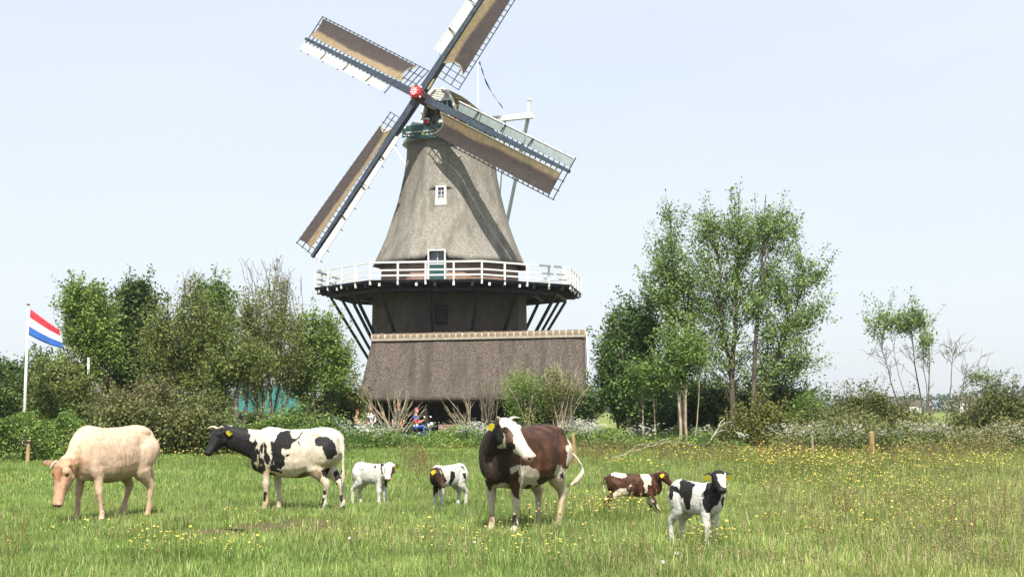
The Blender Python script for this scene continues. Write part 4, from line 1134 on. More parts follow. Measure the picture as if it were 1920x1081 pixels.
def stalk(V, F, C, a, b, w, col):
    a, b = np.array(a, float), np.array(b, float); b0 = len(V)
    s = np.array([w / 2, 0, 0]); s2 = np.array([0, w / 2, 0])
    V += [a - s, a + s, b + s * .6, b - s * .6, a - s2, a + s2, b + s2 * .6, b - s2 * .6]; C += [np.array(col)] * 8
    F += [(b0, b0 + 1, b0 + 2, b0 + 3), (b0 + 4, b0 + 5, b0 + 6, b0 + 7)]

def blade_mat(name):
    """leaf shader whose colour is the mesh colour times the instance's own tint"""
    m, nt, b = new_mat(name); L = nt.links
    a1 = N(nt, 'ShaderNodeAttribute'); a1.attribute_name = 'col'
    a2 = N(nt, 'ShaderNodeAttribute'); a2.attribute_name = 'tint'; a2.attribute_type = 'INSTANCER'
    mx = N(nt, 'ShaderNodeVectorMath', operation='MULTIPLY'); L.new(a1.outputs['Color'], mx.inputs[0]); L.new(a2.outputs['Vector'], mx.inputs[1])
    L.new(mx.outputs['Vector'], b.inputs['Base Color']); b.inputs['Roughness'].default_value = .55; b.inputs['Specular IOR Level'].default_value = .25
    tr = N(nt, 'ShaderNodeBsdfTranslucent'); L.new(mx.outputs['Vector'], tr.inputs['Color'])
    ms = N(nt, 'ShaderNodeMixShader', Fac=.3); L.new(b.outputs['BSDF'], ms.inputs[1]); L.new(tr.outputs['BSDF'], ms.inputs[2])
    L.new(ms.outputs['Shader'], nt.nodes['Material Output'].inputs['Surface'])
    return m
M['blade'] = blade_mat('grass_blades')

def proto(name, V, F, C):
    me = bpy.data.meshes.new(name)
    me.from_pydata([tuple(map(float, v)) for v in V], [], F)
    ca = me.color_attributes.new('col', 'FLOAT_COLOR', 'POINT')
    c4 = np.ones((len(V), 4)); c4[:, :3] = np.array(C); ca.data.foreach_set('color', c4.ravel())
    me.materials.append(M['blade'])
    return bpy.data.objects.new(name, me)          # a source mesh for the scatter, not linked into the scene

def scatter(name, protos, P, scale, tint, rng, tilt=.12):
    """one stuff object: the prototypes instanced on points by geometry nodes"""
    n = len(P)
    org = np.array([P[:, 0].mean(), P[:, 1].mean(), 0])
    me = bpy.data.meshes.new(name); me.vertices.add(n); me.vertices.foreach_set('co', (P - org).ravel())
    def attr(nm, tp, arr, key):
        a = me.attributes.new(nm, tp, 'POINT'); a.data.foreach_set(key, np.asarray(arr, float if key != 'value' or tp != 'INT' else np.int32).ravel())
    rot = np.c_[rng.normal(0, tilt, n), rng.normal(0, tilt, n), rng.uniform(0, 2 * math.pi, n)]
    attr('rot', 'FLOAT_VECTOR', rot, 'vector'); attr('sc', 'FLOAT_VECTOR', scale, 'vector'); attr('tint', 'FLOAT_VECTOR', tint, 'vector')
    attr('pick', 'INT', rng.integers(0, len(protos), n), 'value')
    o = bpy.data.objects.new(name, me); COL.objects.link(o); o.location = org; o['kind'] = 'stuff'
    g = bpy.data.node_groups.new(name + '_scatter', 'GeometryNodeTree')
    g.interface.new_socket('Geometry', in_out='INPUT', socket_type='NodeSocketGeometry'); g.interface.new_socket('Geometry', in_out='OUTPUT', socket_type='NodeSocketGeometry')
    gi, go = g.nodes.new('NodeGroupInput'), g.nodes.new('NodeGroupOutput')
    jn = g.nodes.new('GeometryNodeJoinGeometry')
    for p in reversed(protos):
        oi = g.nodes.new('GeometryNodeObjectInfo'); oi.inputs['Object'].default_value = p; oi.inputs['As Instance'].default_value = True
        g.links.new(oi.outputs['Geometry'], jn.inputs['Geometry'])
    ip = g.nodes.new('GeometryNodeInstanceOnPoints'); ip.inputs['Pick Instance'].default_value = True
    def named(nm, tp):
        a = g.nodes.new('GeometryNodeInputNamedAttribute'); a.data_type = tp; a.inputs['Name'].default_value = nm
        return a.outputs['Attribute']
    g.links.new(gi.outputs[0], ip.inputs['Points']); g.links.new(jn.outputs[0], ip.inputs['Instance'])
    g.links.new(named('pick', 'INT'), ip.inputs['Instance Index'])
    e2r = g.nodes.new('FunctionNodeEulerToRotation'); g.links.new(named('rot', 'FLOAT_VECTOR'), e2r.inputs[0]); g.links.new(e2r.outputs[0], ip.inputs['Rotation'])
    g.links.new(named('sc', 'FLOAT_VECTOR'), ip.inputs['Scale'])
    g.links.new(ip.outputs[0], go.inputs[0])
    md = o.modifiers.new('scatter', 'NODES'); md.node_group = g
    return o

def field_points(n, y0, y1, rng, power=1.6, margin=1.4, extra=2.5):
    """points over the meadow, thinner with distance"""
    u = rng.uniform(0, 1, n); p = 2 - power
    y = (y0 ** p + (y1 ** p - y0 ** p) * u) ** (1 / p)
    x = rng.uniform(-1, 1, n) * (y * 960 / F_PX * margin + extra)
    return np.c_[x, y, np.zeros(n)]

rg = np.random.default_rng(5)
GRS = [(.17, .265, .06), (.225, .325, .085), (.12, .20, .045), (.36, .40, .16), (.50, .47, .27)]
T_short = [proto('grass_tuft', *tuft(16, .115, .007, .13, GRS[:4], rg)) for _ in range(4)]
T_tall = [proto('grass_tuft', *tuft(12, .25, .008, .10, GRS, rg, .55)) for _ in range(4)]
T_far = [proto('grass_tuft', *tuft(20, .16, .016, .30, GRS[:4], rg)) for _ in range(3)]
bare = at(545, gy(988)); bare2 = at(420, gy(998)); bare3 = at(690, gy(1000))
M['soil'] = mat_noise('trodden_soil', (.07, .052, .032), (.17, .13, .085), 9, rough=1, bump=.8, spec=0)
for c_, rx_, ry_ in ((bare, .85, 1.4), (bare2, .45, .5), (bare3, .35, .35)):
    lz_ = .006 + .006 * (rx_ < .9) + .006 * (rx_ < .45)
    V_ = [c_ + np.array([0, 0, lz_])]
    for k_ in range(28):
        a_ = k_ * 2 * math.pi / 28; w_ = .75 + .5 * rg.uniform()
        V_.append(c_ + np.array([rx_ * w_ * math.cos(a_), ry_ * w_ * math.sin(a_), lz_]))
    o_ = mesh_obj('bare_soil', V_, [(0, 1 + k_, 1 + (k_ + 1) % 28) for k_ in range(28)], M['soil'], None, loc=c_); o_['kind'] = 'structure'
def tints(P, seed):
    a = fbm(P, .35, seed, 3)[:, None]; b_ = fbm(P, 1.7, seed + 4, 2)[:, None]
    k = .5 + 1.05 * b_
    warm = np.clip((a - .45) * 3.2, 0, 1)
    right = np.clip((P[:, :1] / P[:, 1:2] - .03) / .2, 0, 1)
    warm = np.clip(warm * .45 + right * .5, 0, 1)
    t = np.array([.92, .99, .84]) * (1 - warm) + np.array([1.45, 1.2, 1.22]) * warm
    return t * k
def meadow(protos, n, y0, y1, hs, seed, nm, power=1.6, right_bias=0.0):
    P = field_points(n, y0, y1, rg, power)
    keep = np.ones(n, bool)
    for c, rx, ry in ((bare, .85, 1.5), (bare2, .5, .6), (bare3, .4, .4)):
        d = ((P[:, 0] - c[0]) / rx) ** 2 + ((P[:, 1] - c[1]) / ry) ** 2
        keep &= (d > .5 + .9 * vnoise(P, 3.0, 8)) | (rg.uniform(size=n) < .16)
    if right_bias:
        keep &= rg.uniform(size=n) < np.clip(.36 + right_bias * (P[:, 0] / P[:, 1] + .18) * 2.2 + .5 * fbm(P, .6, 5), .04, 1)
    P = P[keep]
    h = hs * (.35 + .7 * fbm(P, .9, seed + 2, 3) + .9 * np.clip(fbm(P, 2.4, seed + 6, 2) - .5, 0, 1) * 2) * (1 + .25 * np.clip(P[:, 0] / 9, 0, 1))
    s = np.c_[np.ones(len(P)), np.ones(len(P)), h] * rg.uniform(.8, 1.2, (len(P), 1))
    scatter(nm, protos, P, s, tints(P, seed), rg)
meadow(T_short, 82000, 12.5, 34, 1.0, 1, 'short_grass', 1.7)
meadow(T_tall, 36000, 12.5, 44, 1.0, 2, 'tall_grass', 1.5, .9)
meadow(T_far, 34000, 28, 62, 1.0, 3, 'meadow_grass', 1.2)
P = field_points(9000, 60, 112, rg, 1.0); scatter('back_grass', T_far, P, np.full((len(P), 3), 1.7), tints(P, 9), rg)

# yellow buttercups
def buttercup(k):
    V, F, C = [], [], []
    for _ in range(k):
        x, y = rg.normal(0, .07, 2); h = rg.uniform(.20, .34)
        stalk(V, F, C, (x, y, 0), (x + rg.normal(0, .03), y + rg.normal(0, .03), h), .004, (.10, .16, .03))
        disc(V, F, C, (V[-1][0], V[-1][1], h), rg.uniform(.011, .016), (rg.normal(0, .35), rg.normal(-.3, .35), 1), (.72, .58, .13))
    return proto('buttercup', V, F, C)
B_ = [buttercup(k) for k in (1, 2, 3, 2)]
patches_ = [(1560, 905, 190, 40, 620), (1700, 940, 200, 40, 450), (1480, 880, 120, 18, 240), (1820, 890, 110, 30, 260), (1640, 870, 260, 12, 200), (1750, 1000, 160, 40, 110), (1450, 900, 90, 40, 200),
            (275, 1062, 70, 12, 34), (340, 1050, 70, 16, 24), (430, 1066, 50, 10, 22), (460, 1000, 60, 9, 16), (870, 1040, 130, 26, 50), (1040, 990, 90, 14, 90), (1160, 985, 60, 14, 60), (1330, 1040, 50, 24, 60),
            (1190, 905, 70, 12, 70), (1250, 870, 120, 12, 150), (1190, 955, 40, 7, 50), (1130, 975, 30, 10, 40), (440, 878, 70, 7, 70), (320, 880, 60, 5, 45), (830, 868, 90, 8, 60), (1010, 1060, 200, 20, 60), (600, 1040, 60, 20, 14), (1500, 1010, 200, 40, 80), (200, 1040, 160, 26, 12)]
Q = []
for px, py, sx_, sy_, n in patches_:
    a = rg.normal(px, sx_ * .6, n); b_ = np.clip(rg.normal(py, sy_ * .6, n), 852, 1100)
    Q += [ground(i, j) for i, j in zip(a, b_)]
Q = np.array(Q); s = rg.uniform(.8, 1.25, (len(Q), 1)) * np.where(Q[:, 1:2] > 30, 1.5, 1.0) * np.ones((1, 3))
scatter('buttercups', B_, Q, s, np.ones((len(Q), 3)), rg, .05)
# reddish seed heads of sorrel and brown flowering grass
def sorrel(k):
    V, F, C = [], [], []
    for _ in range(k):
        x, y = rg.normal(0, .08, 2); h = rg.uniform(.32, .55)
        tip = (x + rg.normal(0, .05), y + rg.normal(0, .05), h)
        stalk(V, F, C, (x, y, 0), tip, .005, (.16, .10, .05))
        for q in range(9):
            z = h * rg.uniform(.55, 1.0)
            disc(V, F, C, (x + (tip[0] - x) * z / h + rg.normal(0, .014), y + (tip[1] - y) * z / h + rg.normal(0, .014), z), rg.uniform(.006, .012), rg.normal(size=3), (.24, .145, .085), 4)
    return proto('sorrel', V, F, C)
S_ = [sorrel(k) for k in (3, 4, 5)]
Q = []
for px, py, sx_, sy_, n in ((1400, 870, 170, 14, 60), (1240, 860, 80, 10, 34), (1650, 880, 220, 22, 60), (1850, 1020, 80, 40, 12), (1700, 1010, 160, 40, 12), (790, 880, 20, 12, 20), (780, 905, 12, 10, 6), (1090, 870, 40, 14, 22), (1000, 945, 50, 12, 9), (20, 1050, 8, 10, 3), (1540, 1000, 60, 30, 10), (1120, 858, 50, 6, 27), (500, 876, 60, 8, 13), (1760, 855, 160, 8, 24)):
    Q += [ground(i, j) for i, j in zip(rg.normal(px, sx_ * .6, n), np.clip(rg.normal(py, sy_ * .6, n), 848, 1090))]
Q = np.array(Q); scatter('sorrel_stalks', S_, Q, rg.uniform(.8, 1.2, (len(Q), 1)) * np.where(Q[:, 1:2] > 30, 1.25, 1.0) * np.ones((1, 3)), rg.uniform(.8, 1.25, (len(Q), 1)) * np.ones((1, 3)), rg)
# tall flowering grasses: thin straw stalks with feathery heads
def seedgrass(k):
    V, F, C = [], [], []
    for _ in range(k):
        x, y = rg.normal(0, .09, 2); h = rg.uniform(.28, .5); tip = np.array([x + rg.normal(0, .07), y + rg.normal(0, .07), h])
        stalk(V, F, C, (x, y, 0), tip, .004, (.24, .23, .10))
        for q in range(5):
            c = tip + np.array([rg.normal(0, .008), rg.normal(0, .008), -.018 * q]); disc(V, F, C, c, rg.uniform(.007, .012), rg.normal(size=3), (.34, .27, .16), 4)
    return proto('seed_grass', V, F, C)
SG = [seedgrass(k) for k in (3, 4, 6)]
P = field_points(9000, 12.5, 50, rg, 1.5)
P = P[rg.uniform(size=len(P)) < np.clip(.06 + 1.7 * (P[:, 0] / P[:, 1] + .12) * fbm(P, .5, 21), .03, .9)]
scatter('seed_grass', SG, P, rg.uniform(.7, 1.15, (len(P), 1)) * np.ones((1, 3)), rg.uniform(.8, 1.2, (len(P), 1)) * np.ones((1, 3)), rg, .1)
# white umbels of cow parsley along the hedge line
def parsley():
    V, F, C = [], [], []
    for _ in range(3):
        x, y = rg.normal(0, .12, 2); h = rg.uniform(.6, 1.05)
        stalk(V, F, C, (x, y, 0), (x, y, h * .8), .012, (.10, .16, .04))
        for q in range(5):
            cx, cy, cz = x + rg.normal(0, .13), y + rg.normal(0, .13), h * rg.uniform(.85, 1.05)
            stalk(V, F, C, (x, y, h * .7), (cx, cy, cz), .006, (.10, .16, .04))
            for _k in range(6):
                disc(V, F, C, (cx + rg.normal(0, .028), cy + rg.normal(0, .028), cz + rg.normal(0, .008)), .02, (rg.normal(0, .3), rg.normal(-.25, .3), 1), (.72, .72, .66), 5)
        for q in range(14):
            c = np.array([x + rg.normal(0, .16), y + rg.normal(0, .16), rg.uniform(.08, .6)]); u = unit(rg.normal(size=3)) * .07; v = unit(np.cross(u, rg.normal(size=3))) * .035
            b0 = len(V); V += [c - u, c + v, c + u, c - v]; C += [np.array((.075, .14, .03)) * rg.uniform(.7, 1.3)] * 4; F.append((b0, b0 + 1, b0 + 2, b0 + 3))
    return proto('cow_parsley', V, F, C)
Pp = [parsley() for _ in range(4)]
Q = []
for px, Y0, sx_, sy_, n in ((1100, 62, 26, 3, 42), (1090, 68, 20, 2, 24), (1040, 63, 30, 2, 10), (880, 62, 30, 2.5, 26), (930, 63, 30, 2, 16), (1190, 58, 60, 2, 8), (1350, 57, 60, 2, 8), (1530, 55, 40, 2, 30), (1590, 55, 40, 2, 16), (1650, 53, 60, 2, 8), (1740, 57, 56, 2, 34), (1700, 56, 30, 2, 14), (1780, 58, 30, 2, 12), (1890, 54, 26, 2, 18), (700, 60, 60, 3, 26), (650, 58, 40, 3, 10), (1450, 56, 60, 2, 12), (1620, 51, 90, 1, 5), (1830, 53, 40, 1, 4)):
    for i in range(n): Q.append(at(rg.normal(px, sx_ * .6), Y0 + rg.normal(0, sy_ * .6)))
Q = np.array(Q); scatter('cow_parsley', Pp, Q, rg.uniform(.75, 1.2, (len(Q), 1)) * np.ones((1, 3)), rg.uniform(.85, 1.1, (len(Q), 1)) * np.ones((1, 3)), rg, .06)
# leafy undergrowth along the foot of the trees and in front of the shed
def under(x0, x1, Y0, Y1, hmax, seed):
    def f(rng, n):
        px = rng.uniform(x0, x1, n); Y = rng.uniform(Y0, Y1, n)
        x = (px - 960) / F_PX * Y
        base = np.c_[x, Y, x * 0]
        h = hmax * np.clip(fbm(base, .55, seed, 3) * 1.9 - .45, .05, 1)
        z = h * rng.uniform(.05, 1, n) ** .7
        return np.c_[x, Y, z], np.clip(fbm(np.c_[x, Y, z], 1.1, seed + 3, 3) * 1.8 - .4, 0, 1)
    return f
leaf_mass('undergrowth', 26000, under(640, 1120, 58, 69, .95, 1), G_MID + [(.19, .24, .07)], .12, 1)
leaf_mass('undergrowth', 15000, under(150, 660, 50, 60, .8, 2), G_MID, .11, 2)
leaf_mass('undergrowth', 26000, under(1110, 1480, 54, 66, .9, 3), G_MID + [(.17, .20, .06)], .11, 3)
leaf_mass('undergrowth', 46000, under(1440, 1960, 50, 63, 1.75, 4), [(.09, .12, .035), (.15, .18, .055), (.24, .25, .09), (.28, .24, .11)], .10, 4)
# ------------------------------------------------------------------ cattle
def loft_rings(mb, rings, n=18, ex=2.2):
    """rings: (centre, side vector, up vector, half width, up extent, down extent)"""
    V, F = [], []
    for c, r, u, w, hu, hd in rings:
        for j in range(n):
            a = 2 * math.pi * j / n
            ca, sa = math.cos(a), math.sin(a)
            x = math.copysign(abs(ca) ** (2 / ex), ca) * w
            z = math.copysign(abs(sa) ** (2 / ex), sa) * (hu if sa > 0 else hd)
            V.append(c + r * x + u * z)
    k = len(rings)
    F = [(i * n + j, i * n + (j + 1) % n, (i + 1) * n + (j + 1) % n, (i + 1) * n + j) for i in range(k - 1) for j in range(n)]
    F += [tuple(range(n - 1, -1, -1)), tuple(range((k - 1) * n, k * n))]
    mb.add(V, F)

# trunk rings: x, top z, bottom z, half width        (for withers height 1.38)
TRUNK_ADULT = [(-.86, 1.20, .98, .10), (-.82, 1.29, .88, .17), (-.70, 1.355, .76, .245), (-.52, 1.385, .68, .29),
               (-.30, 1.365, .60, .32), (-.02, 1.345, .545, .345), (.26, 1.345, .545, .335), (.46, 1.37, .575, .295),
               (.60, 1.385, .60, .25), (.74, 1.33, .63, .215), (.84, 1.22, .70, .165), (.90, 1.08, .78, .10)]
TRUNK_CALF = [(-.69, 1.13, .98, .08), (-.66, 1.25, .88, .15), (-.56, 1.36, .80, .20), (-.42, 1.39, .74, .225),
              (-.24, 1.36, .70, .235), (0, 1.34, .68, .25), (.22, 1.33, .67, .245), (.38, 1.35, .68, .225),
              (.50, 1.36, .70, .20), (.60, 1.30, .72, .175), (.68, 1.20, .78, .135), (.73, 1.08, .86, .08)]
HEAD_ADULT = [(-.06, .05, .05, .06), (.0, .085, .065, .10), (.10, .105, .075, .135), (.25, .115, .078, .155), (.40, .10, .066, .145),
              (.55, .080, .054, .115), (.72, .061, .044, .080), (.86, .064, .044, .070), (.95, .060, .038, .060), (1.0, .044, .022, .038)]
HEAD_CALF = [(-.08, .05, .06, .06), (.0, .09, .085, .10), (.12, .105, .098, .13), (.28, .112, .095, .14), (.44, .095, .075, .125),
             (.58, .075, .056, .10), (.74, .064, .046, .08), (.88, .066, .044, .074), (.96, .06, .038, .06), (1.0, .042, .02, .036)]

def point_in_poly(x, y, poly):
    poly = np.array(poly, float); inside = np.zeros(len(x), bool)
    x1, y1 = poly[-1]
    for x2, y2 in poly:
        c = ((y1 > y) != (y2 > y)) & (x < (x2 - x1) * (y - y1) / (y2 - y1 + 1e-12) + x1)
        inside ^= c; x1, y1 = x2, y2
    return inside

def cattle(name, label, cat, group, origin, heading, H, calf=False, poll=(1.15, 0, 1.5), face=(1, 0, -.6), face_up=None,
           legs=None, tail=None, base=(.7, .66, .6), patches=(), horns=None, tags=(1, 1), ear_col=None, ears=(1., 1.), muzzle=(.5, .3, .26),
           head_len=None, neck=None, poll_px=None, muzzle_px=None, head_scale=1.0, neck_r=1.0, dirt=None, face_up_w=None, dew=0.0, muzzle_from=.91, width=1.0, length=1.0, leg_col=None, voxel=None, curly=0, belly=1.0, ear_droop=.25):
    """heading: angle of the forward axis in the ground plane (degrees, 0 = to the right of the picture, -90 = to the camera)"""
    k = H / 1.38
    o = np.array([origin[0], origin[1], 0.0])
    a = math.radians(heading)
    fx, lf = np.array([math.cos(a), math.sin(a), 0]), np.array([-math.sin(a), math.cos(a), 0])
    Z = np.array([0, 0, 1.0])
    def w(p): return o + k * (fx * p[0] + lf * p[1] + Z * p[2])
    def wd(v): return unit(fx * v[0] + lf * v[1] + Z * v[2])
    root = thing(name, label, cat, o, group)
    mb = MB()
    T = TRUNK_CALF if calf else TRUNK_ADULT
    rings = []
    for x, zt, zb, hw in smooth_path(T, 2):
        zc = zb + (zt - zb) * .52
        zb2 = zc - (zc - zb) * belly
        rings.append((w((x * length, 0, zc)), lf, Z, k * hw * width, k * (zt - zc), k * (zc - zb2)))
    loft_rings(mb, rings, 20, 2.35)
    def ell(c, r):
        e = MB().ellipsoid((0, 0, 0), (1, 1, 1), 12, 8)
        mb.add([o + k * (fx * (c[0] + v[0] * r[0]) + lf * (c[1] + v[1] * r[1]) + Z * (c[2] + v[2] * r[2])) for v in e.V], e.F)
    sx = length
    # neck
    hl = head_len or (.52 if not calf else .48)
    if poll_px is not None:                                # head placed from where its poll and muzzle are seen
        a0 = un(*poll_px)
        best = None
        for yy in np.linspace(a0[1] - hl * k * .999, a0[1] + hl * k * .3, 240):
            b0 = un(muzzle_px[0], muzzle_px[1], yy); e0 = abs(np.linalg.norm(b0 - a0) - hl * k)
            if best is None or e0 < best[0] - 1e-4: best = (e0, b0)
        tl_ = lambda v: np.array([v @ fx, v @ lf, v[2]]) / k
        poll = tl_(a0 - o); face = tl_(best[1] - a0)
    pl = np.array(poll, float)
    sh_x = (.56 if not calf else .48) * sx
    sh_z = 1.08 if not calf else 1.08
    pts = [(sh_x - .12, 0, sh_z), (sh_x + .12, 0, sh_z + .02)]
    if neck: pts += [tuple(q) for q in neck]
    hd = unit(face)
    if face_up_w is not None:
        q_ = np.array(face_up_w, float); face_up = (q_ @ fx, q_ @ lf, q_[2])
    pts += [tuple(pl - hd * .02 + hd * .06)]
    r0, r1 = ((.30, .20), (.15, .095)) if not calf else ((.22, .16), (.115, .09))
    r0 = (r0[0] * neck_r, r0[1] * neck_r); r1 = (r1[0] * neck_r, r1[1] * neck_r)
    P = smooth_path(pts, 5); nP = len(P); rr = []
    for i in range(nP):
        t = i / (nP - 1)
        tan = unit(P[min(i + 1, nP - 1)] - P[max(i - 1, 0)])
        side = unit(np.cross(Z, tan)) if abs(tan[2]) < .95 else np.array([0, 1., 0])
        up = np.cross(tan, side)
        vh = r0[0] * (1 - t) ** 1.15 + r1[0] * (1 - (1 - t) ** 1.15)
        vw = r0[1] * (1 - t) + r1[1] * t
        rr.append((w(P[i]), wd(side), wd(up), k * vw * width, k * vh * .92, k * vh * (1.05 + dew * (1 - t) ** .6 * (.35 + .65 * t) * 1.6)))
    loft_rings(mb, rr, 16, 2.1)
    if not calf:                                           # brisket and dewlap
        ell((.80 * sx, 0, .80), (.15, .10, .17)); ell((.64 * sx, 0, .68), (.17, .10, .10))
    # head
    side = unit(np.cross(Z, hd)) if face_up is None else unit(np.cross(unit(face_up), hd))
    up = np.cross(hd, side)
    HW = HEAD_CALF if calf else HEAD_ADULT
    hr = [(w(pl + hd * (t * hl)), wd(side), wd(up), k * hw * head_scale, k * hu * head_scale, k * hdn * head_scale) for t, hw, hu, hdn in smooth_path(HW, 2)]
    loft_rings(mb, hr, 18, 2.3)
    def hp(t, s, u): return pl + hd * (t * hl) + side * s * head_scale + up * u * head_scale
    for sg in (-1, 1):                                     # brow, cheek, nostril rim
        for c, r in (((.24, sg * .085, .045), .045), ((.30, sg * .075, -.07), .06), ((.95, sg * .042, .018), .026)):
            e = MB().ellipsoid((0, 0, 0), (k * r, k * r, k * r), 10, 6); q = w(hp(*c)); mb.add([q + np.array(v) for v in e.V], e.F)
    # ears
    el, ew = (.20, .075) if not calf else (.19, .085)
    ear_tip = {}
    for sg, s_ in ((1, ears[0]), (-1, ears[1])):
        if s_ <= 0: continue
        b = hp(.08, sg * .085, .035)
        d = unit(side * sg * 1.0 - up * ear_droop - hd * .22)
        nrm = unit(np.cross(d, hd)); wv = unit(np.cross(nrm, d))
        er = []
        for t, ww, th in ((0, .28, .30), (.15, .5, .24), (.35, .95, .2), (.55, 1.0, .18), (.75, .8, .16), (.92, .42, .14), (1, .15, .1)):
            er.append((w(b + d * (t * el * s_)), wd(wv), wd(nrm), k * ew * ww * .8, k * ew * th * .9, k * ew * th * .9))
        loft_rings(mb, er, 10, 2.0)
        ear_tip[sg] = (b, d, wv, nrm, el * s_)
    # legs: (x, z, radius) along each leg, y offset
    if not calf:
        FL = [(.50, .98, .15), (.54, .80, .125), (.53, .66, .088), (.535, .54, .068), (.54, .43, .066), (.54, .37, .050), (.535, .24, .039), (.53, .15, .050), (.545, .09, .045), (.565, .04, .060), (.57, .0, .064)]
        HL = [(-.55, 1.06, .22), (-.50, .90, .205), (-.47, .76, .155), (-.54, .64, .115), (-.64, .54, .080), (-.70, .47, .072), (-.70, .38, .050), (-.685, .24, .041), (-.68, .15, .052), (-.655, .09, .046), (-.635, .04, .060), (-.63, .0, .064)]
        fy, hy_ = .165, .185
    else:
        FL = [(.40, 1.0, .125), (.42, .84, .105), (.42, .72, .085), (.42, .58, .075), (.425, .47, .078), (.425, .40, .060), (.42, .26, .050), (.415, .17, .060), (.435, .10, .052), (.455, .04, .062), (.46, .0, .064)]
        HL = [(-.44, 1.08, .175), (-.41, .94, .165), (-.36, .80, .13), (-.43, .68, .10), (-.55, .57, .078), (-.60, .49, .076), (-.60, .40, .058), (-.585, .26, .052), (-.58, .17, .060), (-.555, .10, .052), (-.535, .04, .062), (-.53, .0, .064)]
        fy, hy_ = .125, .135
    legs = legs or {}
    feet = []
    for key, base_l, yo in (('fl', FL, fy), ('fr', FL, -fy), ('hl', HL, hy_), ('hr', HL, -hy_)):
        dx, dy, lift = (tuple(legs.get(key, (0, 0, 0))) + (0, 0, 0))[:3]
        ztop = base_l[0][1]; pp = []
        for x, z, r in base_l:
            t = max(0, (ztop - .2 - z) / (ztop - .2))
            bend = lift * math.sin(math.pi * min(1, t * 1.0)) if lift else 0
            pp.append((x * sx + dx * t ** 1.2 + bend, (yo * width * (1 - .1 * t)) + dy * t, z, r * (1.0 if z > .7 else 1.0)))
        x0_, y0_, z0_, r0_ = pp[0]
        pp = [(x0_ + .01, y0_ * .8, z0_ + r0_ * .75, r0_ * .25), (x0_ + .01, y0_ * .9, z0_ + r0_ * .55, r0_ * .65)] + pp
        pp = smooth_path(pp, 3)
        lr = []
        for i, q in enumerate(pp):
            fr = 1.32 if q[2] > .62 else 1.08
            tan = unit(pp[min(i + 1, len(pp) - 1)][:3] - pp[max(i - 1, 0)][:3])
            fwd = unit(np.array([1., 0, 0]) - tan * tan[0])
            inner = .78 if q[2] > .75 else .92
            q3 = q[3] * (1.12 if calf else 1.0)
            lr.append((w(q[:3]), lf * 1.0, wd(fwd), k * q3 * inner, k * q3 * fr * .9, k * q3 * fr * .9))
        loft_rings(mb, lr, 12, 2.0)
        feet.append(w((pp[-1][0], pp[-1][1], 0)))
    # shoulders, hooks
    for sg in (-1, 1):
        if calf: ell((.36 * sx, sg * .13 * width, 1.02), (.14, .08, .24)); ell((-.44 * sx, sg * .12 * width, 1.05), (.17, .085, .25))
        else:
            ell((.50 * sx, sg * .19 * width, 1.0), (.17, .085, .30)); ell((-.58 * sx, sg * .17 * width, 1.02), (.22, .11, .28))
            ell((-.50 * sx, sg * .20 * width, 1.268), (.12, .065, .07)); ell((-.80 * sx, sg * .10, 1.18), (.06, .05, .07))
    # tail
    tl = tail or ([(-.76 * sx, 0, 1.27), (-.86 * sx, 0, 1.20), (-.90 * sx, 0, 1.05), (-.91 * sx, .01, .80), (-.91 * sx, .02, .58), (-.90 * sx, .02, .42)] if not calf else
                  [(-.66 * sx, 0, 1.25), (-.72 * sx, 0, 1.2), (-.74 * sx, 0, 1.05), (-.74 * sx, 0, .85), (-.73 * sx, 0, .66), (-.73 * sx, 0, .56)])
    tp = smooth_path(tl, 4); m_ = len(tp)
    trad = [k * (.032 * (1 - t) + .014 * t if t < .62 else .014 + .024 * math.sin(math.pi * min(1, (t - .62) / .36))) for t in np.linspace(0, 1, m_)]
    V, F = tube([w(q) for q in tp], trad, 8); mb.add(V, F)

    tmp = mesh_obj('tmp', np.array(mb.V), mb.F, None)
    vx = voxel or (.0145 if not calf else .0085)
    md = tmp.modifiers.new('r', 'REMESH'); md.mode = 'VOXEL'; md.voxel_size = vx; md.adaptivity = 0
    sm = tmp.modifiers.new('s', 'SMOOTH'); sm.factor = .5; sm.iterations = 7
    dg = bpy.context.evaluated_depsgraph_get()
    ev = tmp.evaluated_get(dg); me2 = ev.to_mesh()
    nv = len(me2.vertices)
    V = np.empty(nv * 3); me2.vertices.foreach_get('co', V); V = V.reshape(-1, 3)
    NV = np.empty(nv * 3); me2.vertex_normals.foreach_get('vector', NV); NV = NV.reshape(-1, 3)
    npoly = len(me2.polygons)
    LS = np.empty(npoly, np.int32); LT = np.empty(npoly, np.int32)
    me2.polygons.foreach_get('loop_start', LS); me2.polygons.foreach_get('loop_total', LT)
    LV = np.empty(len(me2.loops), np.int32); me2.loops.foreach_get('vertex_index', LV)
    F4 = [tuple(LV[s:s + n]) for s, n in zip(LS, LT)] if (LT != 4).any() else LV.reshape(-1, 4)
    ev.to_mesh_clear()
    dm = tmp.data; bpy.data.objects.remove(tmp); bpy.data.meshes.remove(dm)
    # hair relief
    V = V + NV * ((fbm(V, 9 / k, 3, 2) - .5) * .013 * k + (fbm(V * np.array([1, 1, .5]), 34 / k, 7, 2) - .5) * .004 * k)[:, None]
    xl, yl, zl = (V - o) @ fx / k / sx, (V - o) @ lf / k, V[:, 2] / k
    trunk = np.exp(-((xl - .12) / .30) ** 4) * np.exp(-((zl - .95) / .25) ** 4) * np.clip((np.abs(yl) - .12) / .1, 0, 1)
    V = V + NV * (trunk * np.sin((xl - .25 * (zl - 1)) * 2 * math.pi / .095) * .0022 * k)[:, None]             # ribs
    V = V - NV * (np.exp(-((xl + .36) / .10) ** 2 - ((zl - 1.13) / .10) ** 2) * np.clip((np.abs(yl) - .1) / .1, 0, 1) * .030 * k)[:, None]   # hollow flank
